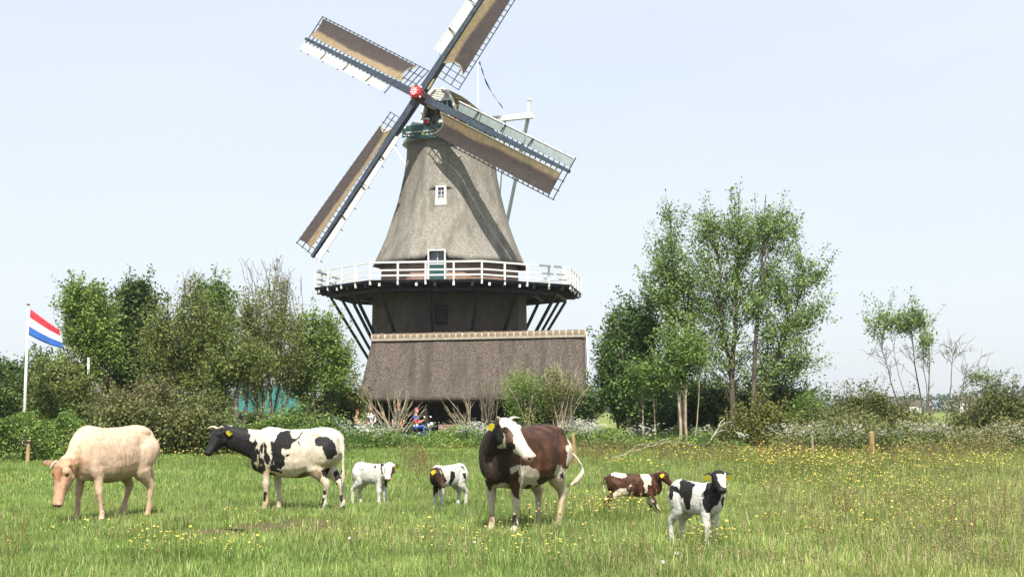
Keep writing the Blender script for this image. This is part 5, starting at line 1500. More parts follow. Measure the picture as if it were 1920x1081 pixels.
    # ---- coat: patches lie on the coat as outlines seen square to the animal
    vd = unit([o[0], o[1], 0]); er_ = np.array([vd[1], -vd[0], 0])
    def sz(px, py):
        p = un(px, py, o[1]); return ((p - o) @ er_, p[2])
    S = (V - o) @ er_; Zv = V[:, 2]
    j = .020 * k
    js = (fbm(V, 11 / k, 11, 3) - .5) * 4 * j; jz = (fbm(V, 11 / k, 19, 3) - .5) * 4 * j
    C = np.tile(np.array(base, float), (nv, 1))
    hA, hB = w(pl), w(pl + hd * hl)
    tt = np.clip(((V - hA) @ (hB - hA)) / ((hB - hA) @ (hB - hA)), -.2, 1.1)
    dist = np.linalg.norm(V - (hA + tt[:, None] * (hB - hA)), axis=1)
    head = (dist < k * (.27 if not calf else .26)) & (tt > -.12)
    nm = fbm(V, 5 / k, 23, 3)
    fm = np.clip((fbm(V * np.array([1, 1, .6]), 9 / k, 51, 4) - .25) * 1.9, 0, 1)
    C *= ((.90 + .2 * nm) if sum(base) > .6 else (.5 + 1.15 * fm))[:, None]
    if dirt is not None:
        g = np.clip((fbm(V, 2.2 / k, 31, 3) - .38) * 3.2, 0, 1) * np.clip((1.15 * k - Zv) / (.5 * k), 0, 1)
        C = C * (1 - g[:, None]) + np.array(dirt) * g[:, None]
    if leg_col is not None:
        C[(Zv < .5 * k)] = np.array(leg_col)
    for pch in patches:
        where, col, poly = pch[:3]
        if callable(poly):
            mk_ = poly(S, Zv, V, w)
        else:
            pz = [sz(*q) for q in poly]
            mk_ = point_in_poly(S + js, Zv + jz, pz)
        if len(pch) > 3: mk_ = mk_ & (fbm(V * np.array([1, 1, .33]), 13 / k, 77, 3) > pch[3])
        if where == 'head': mk_ &= head
        if where == 'body': mk_ &= ~head
        C[mk_] = np.array(col) * ((.85 + .3 * nm[mk_]) if sum(col) < .06 or sum(col) > .6 else (.55 + 1.1 * fm[mk_] ** 1.3 * 1.3))[:, None]
    mu = tt > muzzle_from
    mus = head & mu
    C[mus] = C[mus] * .25 + np.array(muzzle) * .75
    for sg in (-1, 1):
        q = w(hp(.30, sg * .09, .036)); e_ = np.linalg.norm(V - q, axis=1) < k * .034; C[e_] = C[e_] * .3
        q = w(hp(.985, sg * .034, .006)); C[np.linalg.norm(V - q, axis=1) < k * .020] = (.02, .012, .01)
        if ear_col is not None and sg in ear_tip:
            b, d, wv, nrm, L_ = ear_tip[sg]; A = w(b + d * .03); B = w(b + d * L_)
            t2 = np.clip(((V - A) @ (B - A)) / ((B - A) @ (B - A)), 0, 1)
            dd = np.linalg.norm(V - (A + t2[:, None] * (B - A)), axis=1)
            C[(dd < k * .09) & (t2 > .12)] = np.array(ear_col)
    body = mesh_obj('body', V, F4, M['coat'], root, True, C)
    # ---- children
    for sg in (-1, 1):
        e = MB().ellipsoid((0, 0, 0), (k * .021,) * 3, 10, 8); q = w(hp(.30, sg * (.090 if not calf else .091), .036))
        e.V = [tuple(q + np.array(v)) for v in e.V]; e.build('eye', M['eye'], root, True)
        if sg in ear_tip and tags[0 if sg == 1 else 1]:
            b, d, wv, nrm, L_ = ear_tip[sg]
            # the tag hangs on the front of the ear
            tc = np.array([-o[0], -o[1] , 1.0]); tc = np.array([tc @ fx, tc @ lf, 2.0]); fr = unit(unit(tc) * 1.0 + hd * .5 + side * sg * .15)
            c = b + d * (L_ * .55) + fr * (.045 if not calf else .065) - up * (.035 if not calf else .06)
            dn = unit(-up + d * .15); sd = unit(np.cross(dn, fr)); s_ = tags[0 if sg == 1 else 1]
            hw_, hh_ = .036 * s_, .050 * s_
            if calf: hw_, hh_ = .052 * s_, .066 * s_
            poly = [c + sd * x_ * hw_ + dn * y_ * hh_ for x_, y_ in ((-.45, -1), (.45, -1), (1, -.3), (1, 1), (-1, 1), (-1, -.3))]
            mt = MB(); mt.prism([w(p) for p in poly], wd(fr) * k * .008)
            tg = mt.build('ear_tag', M['tag_yellow'], root)
    if horns:
        for sg in (-1, 1):
            hn = horns[0 if sg == 1 else 1]
            if not hn: continue
            b = hp(-.01, sg * .07, .045)
            pts_ = [b] + [b + side * sg * h[0] + up * h[1] + hd * h[2] for h in hn]
            pts_ = smooth_path(pts_, 4)
            rad = [k * .026 * (1 - .8 * t) for t in np.linspace(0, 1, len(pts_))]
            MB().tube([w(p) for p in pts_], rad, 9).build('horn', M['horn'], root, True)
    for f in feet:
        mh = MB()
        for sg in (-1, 1):
            c = f + lf * sg * k * .028 + fx * k * .012
            ring = [c + fx * k * (.056 * math.cos(t)) + lf * k * (.026 * math.sin(t)) for t in np.linspace(0, 2 * math.pi, 10, endpoint=False)]
            top = [p + Z * k * .05 - fx * k * .014 for p in ring]
            mh.add(ring + top, [tuple(range(9, -1, -1)), tuple(range(10, 20))] + [(i, (i + 1) % 10, 10 + (i + 1) % 10, 10 + i) for i in range(10)])
        mh.build('hoof', M['hoof'], root)
    return root
BLK, BRN, WHT = (.014, .013, .014), (.085, .038, .022), (.56, .51, .42)
RED = (.060, .025, .014)
PNK = (.62, .40, .34)
def ctr(px, Y): return at(px, Y)
HERD = 'cattle grazing in the meadow'
CALVES = 'calves standing in the meadow'

# cream cow, grazing at the left
cattle('cow', 'cream coloured cow with lowered head on the left of the meadow', 'cow', HERD, ctr(214, 21.5), 180 + 56, 1.40,
       poll_px=(121, 866, 20.75), muzzle_px=(107, 950), head_len=.64, head_scale=1.25, face_up_w=(-.36, -.9, .12), muzzle_from=.955, neck=[(.74, .03, .90)], neck_r=.86, length=.80, dirt=(.40, .27, .17), width=1.0, ears=(1.15, 1.25), ear_droop=-.1,
       legs={'fl': (-.10, .06), 'fr': (.06, -.05), 'hl': (-.02, 0), 'hr': (.22, 0)},
       base=(.55, .395, .285), muzzle=(.06, .045, .04), tags=(.6, 0), ear_col=(.30, .17, .11),
       horns=(None, [(.04, .01, .03), (.08, .01, .09), (.09, -.01, .13)]),
       patches=[('head', (.44, .265, .165), [(60, 855), (160, 855), (160, 960), (60, 960)]), ('head', (.20, .10, .055), [(103, 873), (118, 868), (122, 885), (116, 897), (104, 892)]),
                
                ('body', (.10, .075, .055), [(192, 941), (202, 940), (202, 947), (193, 946)]),
                ('body', (.16, .10, .065), [(190, 948), (203, 948), (200, 955), (193, 955)])])

# black and white cow in profile
P = []
P.append(('any', BLK, [(380, 790), (464, 803), (468, 825), (474, 832), (481, 820), (483, 832), (474, 850), (478, 862), (470, 885), (462, 890), (445, 860), (430, 850), (370, 880)]))
P.append(('body', BLK, [(520, 815), (527, 808), (545, 806), (545, 820), (552, 824), (568, 806), (571, 806), (560, 822), (550, 829), (546, 832), (545, 840), (530, 842), (528, 850), (522, 850), (516, 826)]))
P.append(('body', BLK, [(588, 824), (600, 815), (617, 817), (628, 832), (629, 850), (622, 858), (612, 858), (606, 848), (604, 833), (592, 833)]))
P.append(('body', BLK, [(602, 880), (612, 875), (618, 878), (612, 895), (604, 889)]))
for q in ([(487, 848), (494, 828), (496, 834), (490, 852)], [(497, 850), (503, 848), (508, 862), (500, 870), (494, 860)], [(508, 848), (520, 845), (536, 856), (534, 868), (524, 878), (514, 868)],
          [(474, 852), (480, 838), (484, 842), (480, 866), (472, 864)], [(482, 868), (490, 876), (492, 890), (484, 884)], [(534, 850), (543, 849), (541, 854), (535, 855)], [(558, 826), (562, 826), (565, 835), (560, 832)],
          [(486, 862), (492, 858), (500, 880), (492, 886)], [(504, 868), (514, 872), (520, 884), (510, 882)]):
    P.append(('body', BLK, q))
for q in ([(596, 930), (606, 928), (604, 948), (598, 950)], [(604, 918), (612, 916), (610, 924), (604, 925)], [(626, 882), (640, 876), (638, 898), (626, 902)], [(638, 928), (644, 926), (643, 940), (639, 938)],
          [(634, 946), (646, 944), (648, 960), (636, 960)], [(494, 920), (500, 920), (498, 938), (492, 938)], [(506, 930), (512, 930), (508, 950), (503, 950)], [(628, 905), (634, 903), (634, 912), (629, 912)]):
    P.append(('body', BLK, q))
P.append(('body', BLK, [(474, 828), (500, 822), (545, 838), (545, 870), (520, 890), (488, 893), (470, 880)], .585))
P.append(('body', (.2, .155, .10), [(572, 884), (590, 876), (602, 884), (598, 902), (570, 909), (535, 903), (548, 893)]))
cattle('cow', 'black and white patched cow with black head standing in profile', 'cow', HERD, ctr(560, 23.2), 180 - 22, 1.35, dirt=(.46, .33, .19),
       poll_px=(416, 807, 23.5), muzzle_px=(387, 852), head_len=.49, head_scale=1.2, neck=[(.84, 0, 1.14)], neck_r=1.1, dew=.55, length=.93, width=1.0, base=WHT, patches=P,
       legs={'fl': (.02, 0), 'fr': (-.08, 0), 'hl': (.06, -.02), 'hr': (-.14, 0)}, muzzle=(.03, .028, .03), tags=(1, 0), ear_col=BLK,
       horns=([(.04, .05, .0), (.06, .09, .04), (.06, .12, .09)], [(.04, .05, .0), (.06, .09, .04), (.06, .12, .09)]))

# brown and white cow looking over its shoulder
P = [('body', (.026, .016, .012), [(870, 765), (950, 765), (985, 840), (985, 862), (958, 872), (955, 905), (940, 900), (925, 905), (918, 915), (912, 890), (896, 893), (884, 880)]),
     ('body', RED, [(955, 785), (1065, 785), (1065, 880), (1046, 871), (1038, 896), (1015, 905), (1008, 908), (1005, 900), (1012, 885), (1000, 874), (985, 868), (958, 866)]),
     ('body', BLK, [(1002, 897), (1020, 890), (1034, 895), (1018, 907), (1008, 908)]), ('body', BLK, [(985, 908), (996, 906), (995, 914), (984, 914)]), ('body', BLK, [(1000, 910), (1012, 908), (1010, 916), (1000, 915)]),
     ('body', BLK, [(1048, 888), (1058, 884), (1058, 900), (1050, 896)]),
     ('body', RED, [(956, 880), (976, 878), (974, 930), (962, 926), (956, 908)]),
     ('body', BLK, [(954, 958), (969, 958), (968, 976), (958, 976)]), ('body', (.2, .13, .09), [(914, 950), (930, 958), (928, 975), (916, 972)]),
     ('head', WHT, [(940, 775), (1010, 775), (1010, 880), (930, 880), (915, 865), (945, 850), (933, 838), (944, 825), (944, 800)]),
     ('head', BLK, [(900, 780), (940, 784), (944, 800), (944, 825), (933, 840), (945, 852), (905, 872), (890, 840)]),
     ('head', (.075, .042, .028), [(942, 801), (950, 796), (959, 801), (964, 814), (961, 826), (948, 824)]),
     ('head', BLK, [(947, 824), (961, 824), (967, 836), (962, 846), (950, 840)]),
     ('head', PNK, [(984, 855), (1000, 850), (1000, 870), (970, 868)])]
cattle('cow', 'brown and white cow with white face looking over its shoulder', 'cow', HERD, ctr(984, 19.6), 180 + 60, 1.43, dirt=(.44, .33, .21),
       poll_px=(943, 793, 18.65), muzzle_px=(997, 860), head_len=.68, head_scale=1.3, neck=[(.80, .0, 1.14)], length=1.0, width=1.16, neck_r=.98, base=(.50, .44, .35), patches=P,
       legs={'fl': (.04, .0), 'fr': (.02, 0), 'hl': (.10, 0), 'hr': (-.06, 0)}, muzzle=(.60, .40, .34), tags=(0, 1), ear_col=BLK, ears=(1, 1),
       horns=([(.05, .03, .0), (.13, .04, .02)], [(.04, .03, .0), (.07, .05, .02)]),
       tail=[(-.84, 0, 1.27), (-.92, .02, 1.22), (-.98, .10, 1.05), (-1.04, .22, .92), (-1.08, .30, .76), (-1.0, .25, .62), (-.9, .15, .52)])

# white calf
DK = (.03, .024, .022)
cattle('calf', 'nearly all white calf with a brown eye patch beside the black and white cow', 'calf', CALVES, ctr(697, 24.6), -38, .735, calf=True,
       poll_px=(731, 871, 24.15), muzzle_px=(727, 899), head_len=.60, head_scale=1.5, neck=[(.66, .02, 1.18)], base=(.56, .54, .50), muzzle=(.62, .38, .34), ear_col=DK, tags=(1.15, 0), length=1.05,
       legs={'fl': (.10, 0), 'fr': (.02, 0), 'hl': (.02, 0), 'hr': (-.12, 0)},
       patches=[('head', (.16, .07, .035), [(731, 885), (735, 872), (745, 868), (746, 884), (738, 896), (732, 893)]),
                ('body', DK, [(699, 874), (704, 872), (706, 873), (702, 878)]), ('body', DK, [(678, 877), (682, 878), (680, 881)]),
                ('body', DK, [(713, 868), (717, 868), (718, 888), (715, 886)]), ('body', DK, [(718, 896), (732, 902), (729, 916), (722, 910)]),
                ('body', (.3, .28, .27), [(692, 898), (696, 898), (696, 903)]), ('body', (.3, .28, .27), [(704, 898), (708, 900), (706, 906)])])

# calf with dark brown head and shoulders
cattle('calf', 'calf with dark brown head and neck and white hindquarters', 'calf', CALVES, ctr(842, 23.9), 180 + 48, .735, calf=True,
       poll_px=(815, 880, 23.45), muzzle_px=(834, 914), head_len=.62, head_scale=1.45, neck=[(.64, .03, 1.14)], neck_r=1.15, base=(.54, .52, .47), muzzle=(.13, .07, .05), ear_col=(.04, .022, .016), tags=(1.0, 1.15), length=1.05,
       legs={'fl': (-.04, 0), 'fr': (.04, 0), 'hl': (-.04, 0), 'hr': (.08, 0)},
       patches=[('body', (.035, .02, .015), [(790, 880), (826, 874), (830, 884), (838, 900), (826, 916), (812, 930), (800, 922), (794, 918)]),
                ('head', (.05, .026, .018), [(795, 870), (860, 870), (860, 920), (795, 920)]),
                ('head', WHT, [(824, 878), (836, 876), (836, 890), (832, 893)]), ('body', BLK, [(845, 880), (853, 884), (854, 893), (849, 900), (846, 912), (842, 904), (845, 892)]),
                ('body', BLK, [(867, 885), (874, 887), (873, 900), (869, 896)]), ('body', BLK, [(863, 873), (868, 874), (874, 886), (870, 880)])])

# brown calf, striding
cattle('calf', 'brown calf with white flank patch striding behind the black and white calf', 'calf', CALVES, ctr(1186, 22.3), -8, .66, calf=True,
       poll_px=(1243, 887, 22.1), muzzle_px=(1264, 914), head_scale=1.3, neck=[(.70, 0, 1.20)], neck_r=1.25, belly=1.2, base=(.055, .023, .013), muzzle=(.05, .03, .025), ear_col=(.03, .016, .012), tags=(0, 1.1), length=1.28,
       legs={'fl': (.22, 0, -.10), 'fr': (.38, 0), 'hl': (-.28, 0), 'hr': (.02, 0)},
       tail=[(-.84, 0, 1.25), (-.92, 0, 1.2), (-.95, -.02, 1.05), (-.95, -.03, .88), (-.93, -.03, .74), (-.92, -.03, .66)],
       patches=[('body', WHT, [(1144, 882), (1173, 885), (1174, 892), (1166, 896), (1154, 893), (1147, 890)]), ('body', WHT, [(1199, 887), (1214, 887), (1222, 895), (1221, 908), (1215, 906), (1213, 922), (1209, 922), (1208, 904)]),
                ('body', WHT, [(1151, 922), (1163, 914), (1174, 915), (1178, 924), (1178, 928), (1168, 930), (1158, 946), (1151, 972), (1146, 972), (1148, 940)]),
                ('body', WHT, [(1230, 944), (1234, 928), (1248, 950), (1244, 958), (1232, 950)]), ('body', WHT, [(1207, 932), (1216, 930), (1226, 938), (1222, 945), (1212, 938)]), ('body', WHT, [(1178, 910), (1184, 906), (1184, 912)]),
                ('body', WHT, [(1131, 908), (1139, 908), (1140, 925), (1136, 938), (1131, 930)]), ('body', WHT, [(1143, 949), (1151, 948), (1152, 956), (1144, 958)])])

# black and white calf facing the camera
cattle('calf', 'black and white calf with yellow ear tags facing forward nearest of the calves', 'calf', CALVES, ctr(1303, 17.2), -56, .80, calf=True,
       poll_px=(1346, 889, 16.75), muzzle_px=(1356, 921), head_len=.58, head_scale=1.35, neck=[(.64, .0, 1.24)], neck_r=1.1, base=(.54, .525, .49), muzzle=(.03, .028, .03), ear_col=BLK, tags=(1., 1.), length=1.02,
       legs={'fl': (0, 0), 'fr': (.05, 0), 'hl': (.05, 0), 'hr': (-.06, 0)},
       patches=[('body', BLK, [(1326, 903), (1342, 900), (1352, 925), (1345, 940), (1338, 945), (1332, 957), (1322, 957), (1316, 940), (1321, 918)]),
                ('head', BLK, [(1315, 870), (1380, 870), (1380, 930), (1318, 930)]), ('head', WHT, [(1343, 884), (1359, 882), (1361, 895), (1360, 906), (1352, 906), (1344, 893)]),
                ('body', BLK, [(1254, 915), (1262, 910), (1268, 912), (1274, 918), (1274, 903), (1282, 899), (1290, 902), (1303, 906), (1300, 915), (1294, 935), (1296, 948), (1290, 956), (1284, 948), (1280, 930), (1276, 934), (1272, 926), (1262, 922), (1260, 936), (1255, 938)]),
                ('body', BLK, [(1352, 932), (1357, 925), (1356, 950), (1352, 948)])])
# ------------------------------------------------------------------ flag, poles, posts, people and small things
M['flag_red'] = mat_noise('flag_red', (.46, .03, .05), (.56, .05, .07), 3, rough=.8)
M['flag_white'] = mat_noise('flag_white', (.72, .72, .74), (.8, .8, .8), 3, rough=.8)
M['flag_blue'] = mat_noise('flag_blue', (.03, .11, .42), (.05, .16, .52), 3, rough=.8)
M['flag_gold'] = mat_noise('flag_gold', (.55, .33, .05), (.62, .4, .08), 3, rough=.8)
YF = 57.0
pb = at(46, YF); pt = un(53, 572, YF); pt[1] = YF
fpole = thing('flagpole', 'tall white flagpole standing behind the clipped hedge', 'flagpole', pb)
MB().tube([pb, pb + (pt - pb) * .5, pt], [.07, .06, .042], 12).build('pole', M['white'], fpole, True)
MB().ellipsoid(pt + np.array([0, 0, .03]), (.075, .075, .05), 10, 6).build('finial', M['tile'], fpole, True)
MB().bar(pb + np.array([0, -.06, 0]), pb + np.array([0, -.06, .5]), .26, .12, up=(0, 1, 0)).build('base_clamp', M['white'], fpole)
nu, nv = 36, 13
V, F, mi = [], [], []
c00, c01, c10, c11 = (57.5, 579), (54, 627), (111, 618), (118, 653)
for j in range(nv):
    t = j / (nv - 1)
    for i in range(nu):
        s = i / (nu - 1)
        sag = 9 * math.sin(math.pi * s) * (.15 + .5 * t)
        px = (c00[0] * (1 - s) + c10[0] * s) * (1 - t) + (c01[0] * (1 - s) + c11[0] * s) * t
        py = (c00[1] * (1 - s) + c10[1] * s) * (1 - t) + (c01[1] * (1 - s) + c11[1] * s) * t + sag * .5
        p = un(px, py, YF - .2 + .10 * math.sin(s * 9 + t * 2.2) * min(1, s * 3) - .5 * s)
        V.append(p)
for j in range(nv - 1):
    for i in range(nu - 1):
        F.append((j * nu + i, j * nu + i + 1, (j + 1) * nu + i + 1, (j + 1) * nu + i)); mi.append(j // 4)
fl = mesh_obj('flag', np.array(V), F, [M['flag_red'], M['flag_white'], M['flag_blue']], None, True, loc=V[0])
for p_, m_ in zip(fl.data.polygons, mi): p_.material_index = m_
set_props(fl, 'red white and blue striped flag blowing to the right on the white flagpole', 'flag')
fl.modifiers.new('thickness', 'SOLIDIFY').thickness = .006
p2 = at(166, 60.5); q2 = un(166, 672, 60.5)
o = thing('pole', 'slim white pole half hidden among the leaves right of the flagpole', 'pole', p2)
MB().tube([p2, q2], [.055, .045], 10).build('shaft', M['white'], o, True)
MB().ellipsoid(q2, (.07, .07, .05), 8, 5).build('pole_cap', M['white'], o, True)

def post(px, pyt, Y, w, label, mat='post_wood', lean=0.0, band=False, cat='fence post'):
    b = at(px, Y); t = un(px + lean, pyt, Y)
    r = thing('fence_post', label, cat, b)
    n = 10; V, F = [], []
    zs = [0, .25, .5, .8, .96, 1.0]; ws = [1.05, 1, .97, 1.0, .96, .7]
    rng = np.random.default_rng(int(px))
    for z, k in zip(zs, ws):
        for i in range(n):
            a = 2 * math.pi * i / n
            rr = w / 2 * k * (1 + .12 * math.sin(2 * a + px) + rng.uniform(-.05, .05))
            V.append(b + (t - b) * z + np.array([rr * math.cos(a), rr * math.sin(a), 0]))
    F = [(j * n + i, j * n + (i + 1) % n, (j + 1) * n + (i + 1) % n, (j + 1) * n + i) for j in range(len(zs) - 1) for i in range(n)] + [tuple(range(n - 1, -1, -1)), tuple(range((len(zs) - 1) * n, len(zs) * n))]
    mesh_obj('shaft', V, F, M[mat], r)
    if band:
        c = b + (t - b) * .86
        MB().tube([c, c + (t - b) * .09], w * .62, 10).build('insulator', M['dark_wood'], r)
        MB().tube([c + np.array([-.14, 0, .03]), c + np.array([.14, 0, .03])], .018, 6).build('wire_pin', M['dark_wood'], r)
    return r
post(54, 824, 42.5, .13, 'yellowish wooden fence post with a dark band before the clipped hedge', band=True)
post(1079, 812, 41.5, .12, 'bare wooden fence post behind the tail of the white faced cow', lean=-5)
post(1634, 808, 49.5, .17, 'stout weathered wooden post among white flowers on the right')
post(1522, 806, 50.5, .09, 'thin bleached stake left of the bramble', 'dead_wood')
post(1110, 790, 66, .10, 'dark thin stake beside the right corner of the shed', 'dark_wood')
post(628, 780, 64, .24, 'whitewashed thick gate post above the rump of the black and white cow', 'white', cat='gate post')
post(638, 782, 65, .17, 'narrow whitewashed gate post next to the thick one', 'white', cat='gate post')

def stick(name, label, pts, r, mat='dead_wood', cat='branch'):
    P = smooth_path(pts, 5)
    rng = np.random.default_rng(len(label)); P = P + rng.normal(0, .02, P.shape)
    mb = MB(); mb.tube(P, np.linspace(r, r * .4, len(P)), 7)
    for k in (6, 10, 14):
        if k < len(P) - 2: mb.tube([P[k], P[k] + np.array([.25, .1, .18]), P[k] + np.array([.55, .15, .22])], [r * .45, r * .3, .006], 5)
    o = mb.build(name, M[mat], None, True, loc=P[0]); set_props(o, label, cat)
g_ = lambda px, py, z: ground(px, py) + np.array([0, 0, z])
stick('fallen_branch', 'long bleached fallen branch lying in the grass below the grove', [g_(1148, 864, .10), g_(1175, 863, .22), g_(1205, 859, .32), g_(1235, 856, .42), g_(1262, 853, .46), g_(1312, 851, .3)], .024)
stick('broken_branch', 'bleached broken branch leaning up out of the yellow green shrub', [at(1318, 55, .2), un(1335, 822, 55), un(1347, 800, 55), un(1358, 784, 55)], .045)
stick('fallen_branch', 'crooked grey fallen bough in front of the bush at the right edge', [at(1790, 54, .25), un(1830, 812, 54), un(1868, 798, 54.3), un(1895, 790, 54.6)], .06, 'bark_mid')

# teal tent behind the trees
tY = 74
tent = thing('tent', 'teal canvas tent glimpsed through the trees left of the mill', 'tent', at(500, tY))
a0, a1 = un(446, 722, tY), un(572, 724, tY); b0, b1 = un(436, 774, tY - 1.6), un(585, 774, tY - 1.6)
M['teal'] = mat_noise('teal_canvas', (.016, .10, .092), (.026, .14, .128), 2, rough=.7, bump=.4, bscale=3)
def panel(q, nm, par, n=12):
    q = [np.array(v, float) for v in q]; V, F = [], []
    for j in range(7):
        for i in range(n):
            s, t = i / (n - 1), j / 6
            p = (q[0] * (1 - s) + q[1] * s) * (1 - t) + (q[3] * (1 - s) + q[2] * s) * t
            p[2] -= .10 * math.sin(math.pi * t) * (.6 + .4 * math.cos(s * 25)); V.append(p)
    F = [(j * n + i, j * n + i + 1, (j + 1) * n + i + 1, (j + 1) * n + i) for j in range(6) for i in range(n - 1)]
    o = mesh_obj(nm, V, F, M['teal'], par, True); o.modifiers.new('t', 'SOLIDIFY').thickness = .02
panel([a0, a1, b1, b0], 'roof_panel', tent)
bk0, bk1 = b0 + (0, 3.2, 0), b1 + (0, 3.2, 0); panel([a0, a1, bk1, bk0], 'roof_panel', tent)
g0, g1 = b0 * (1, 1, 0), b1 * (1, 1, 0); panel([b0 + (0, .05, -.02), b1 + (0, .05, -.02), g1 + (0, .05, .1), g0 + (0, .05, .1)], 'wall_panel', tent)
for p in (g0, g1, g0 + (0, 3.2, 0), g1 + (0, 3.2, 0)): MB().bar(p, p + (0, 0, b0[2]), .06, .06).build('tent_pole', M['white'], tent)

# white garden chair under the trees
def chair(px, Y, label):
    b = at(px, Y); c = thing('garden_chair', label, 'chair', b)
    for sx in (-.24, .24):
        for sy in (-.22, .22):
            h = .95 if sy > 0 else .62
            MB().bar(b + (sx, sy, 0), b + (sx, sy + (.05 if sy > 0 else 0), h), .045, .045).build('leg', M['white'], c)
        MB().bar(b + (sx, -.25, .64), b + (sx, .25, .66), .06, .03).build('armrest', M['white'], c)
    MB().bar(b + (-.25, 0, .44), b + (.25, 0, .44), .5, .035).build('seat', M['white'], c)
    for z in (.62, .76, .9): MB().bar(b + (-.24, .25, z), b + (.24, .25, z), .03, .085).build('backrest_slat', M['white'], c)
chair(541, 60.8, 'white garden chair under the trees beside the teal tent')
chair(556, 62.2, 'second white garden chair partly behind the first one')

# ---- people
def person(label, px, Y, face_deg, H=1.74, seated=False, shirt=(.5, .5, .5), trousers=(.05, .06, .09), hair=(.05, .03, .02), skin=(.55, .33, .24), cap=None, stripe=None, patt=None, lean=0.0, seat_h=.48, arms='down', jacket2=None):
    b = at(px, Y); a = math.radians(face_deg)
    fx = np.array([math.cos(a), math.sin(a), 0]); lf = np.array([-math.sin(a), math.cos(a), 0]); Z = np.array([0, 0, 1.])
    k = H / 1.74
    root = thing('person', label, 'person', b)
    W = lambda x, y, z: b + k * (fx * x + lf * y + Z * z)
    mb = MB()
    hipz = .92 if not seated else seat_h + .08
    sh = hipz + .50
    dxs = math.sin(lean) * .5
    def ring(x, z, w, d): return (W(x, 0, z), lf, fx, k * w, k * d, k * d)
    loft_rings(mb, [ring(0, hipz - .10, .13, .11), ring(0, hipz, .165, .12), ring(dxs * .3, hipz + .15, .145, .105), ring(dxs * .65, hipz + .33, .175, .12), ring(dxs, sh, .19, .11), ring(dxs, sh + .06, .10, .08), ring(dxs * 1.08, sh + .12, .058, .06), ring(dxs * 1.1 + .02, sh + .20, .055, .06)], 14)
    hx = dxs * 1.15 + .03
    hz = sh + .28
    hr = [(W(hx + .0, 0, sh + .16), lf, fx, k * .045, k * .05, k * .05), (W(hx + .01, 0, sh + .19), lf, fx, k * .062, k * .088, k * .06), (W(hx, 0, hz - .02), lf, fx, k * .073, k * .095, k * .095), (W(hx, 0, hz + .06), lf, fx, k * .076, k * .092, k * .10), (W(hx - .01, 0, hz + .12), lf, fx, k * .062, k * .07, k * .08), (W(hx - .01, 0, hz + .145), lf, fx, k * .03, k * .03, k * .04)]
    loft_rings(mb, hr, 14, 2.1)
    mb.ellipsoid(W(hx + .098, 0, hz - .01), (k * .016,) * 3, 6, 4)                      # nose
    for sg in (-1, 1): mb.ellipsoid(W(hx - .005, sg * .078, hz), (k * .018, k * .014, k * .03), 6, 4)
    hands = []
    for sg in (-1, 1):
        if seated:
            lp = [(0, sg * .09, hipz), (.22, sg * .11, hipz + .02), (.44, sg * .12, hipz + .02), (.47, sg * .12, hipz * .5 + .02), (.46, sg * .12, .09)]
        else:
            lp = [(0, sg * .09, hipz), (.01, sg * .10, .70), (.02, sg * .10, .48), (.0, sg * .10, .28), (-.02, sg * .10, .07)]
        P = smooth_path(lp, 4); rad = np.interp(np.linspace(0, 1, len(P)), [0, .25, .5, .7, 1], [.10, .085, .062, .058, .042])
        V, F = tube([W(*q) for q in P], k * rad, 10); mb.add(V, F)
        e = lp[-1]; loft_rings(mb, [(W(e[0] + x, e[1], .045 + z), lf, Z, k * w, k * h, k * .045) for x, w, h, z in ((-.07, .03, .03, 0), (-.03, .042, .05, 0), (.05, .044, .045, 0), (.13, .042, .02, -.005), (.18, .025, .008, -.012))], 10)
        s0 = (dxs, sg * .19, sh - .01)
        if arms == 'front': ap = [s0, (dxs + .05, sg * .24, sh - .16), (dxs + .10, sg * .24, sh - .28), (dxs + .26, sg * .17, sh - .25), (dxs + .36, sg * .11, sh - .18)]
        elif arms == 'lap': ap = [s0, (dxs - .02, sg * .25, sh - .17), (dxs + .04, sg * .25, sh - .30), (dxs + .20, sg * .18, sh - .36), (dxs + .33, sg * .12, sh - .38)]
        else: ap = [s0, (dxs - .01, sg * .24, sh - .16), (dxs, sg * .255, sh - .30), (dxs + .06, sg * .26, sh - .42), (dxs + .11, sg * .25, sh - .55)]
        P = smooth_path(ap, 4); rad = np.interp(np.linspace(0, 1, len(P)), [0, .5, .8, 1], [.055, .045, .038, .028])
        V, F = tube([W(*q) for q in P], k * rad, 9); mb.add(V, F)
        d = unit(np.array(ap[-1]) - np.array(ap[-2])); h0 = np.array(ap[-1]); up = np.array([0, 0, 1.]) - d * d[2]; up = unit(up); sd = np.cross(d, up)
        wr = (up if arms == 'down' else sd)
        if arms == 'down': wr = np.array([1., 0, 0]) - d * d[0]; wr = unit(wr)
        nn = np.cross(d, wr)
        hands.append(W(*h0))
        loft_rings(mb, [(W(*(h0 + d * t)), unit(fx * wr[0] + lf * wr[1] + Z * wr[2]), unit(fx * nn[0] + lf * nn[1] + Z * nn[2]), k * w, k * .016, k * .016) for t, w in ((-.01, .028), (.04, .04), (.09, .042))], 10)
        for fi, (o_, L_) in enumerate(((-.032, .075), (-.011, .088), (.011, .082), (.032, .062))):
            f0 = h0 + d * .085 + wr * o_; f1 = f0 + d * L_ * .5 - nn * .008 * sg; f2 = f0 + d * L_ * .85 - nn * .03 * sg
            V, F = tube([W(*f0), W(*f1), W(*f2)], [k * .0105, k * .0095, k * .008], 6); mb.add(V, F)
        f0 = h0 + d * .03 - wr * .036; V, F = tube([W(*f0), W(*(f0 + d * .03 - wr * .025)), W(*(f0 + d * .06 - wr * .03))], [k * .013, k * .011, k * .009], 6); mb.add(V, F)
    tmp = mesh_obj('tmp', np.array(mb.V), mb.F, None)
    md = tmp.modifiers.new('r', 'REMESH'); md.mode = 'VOXEL'; md.voxel_size = .0125
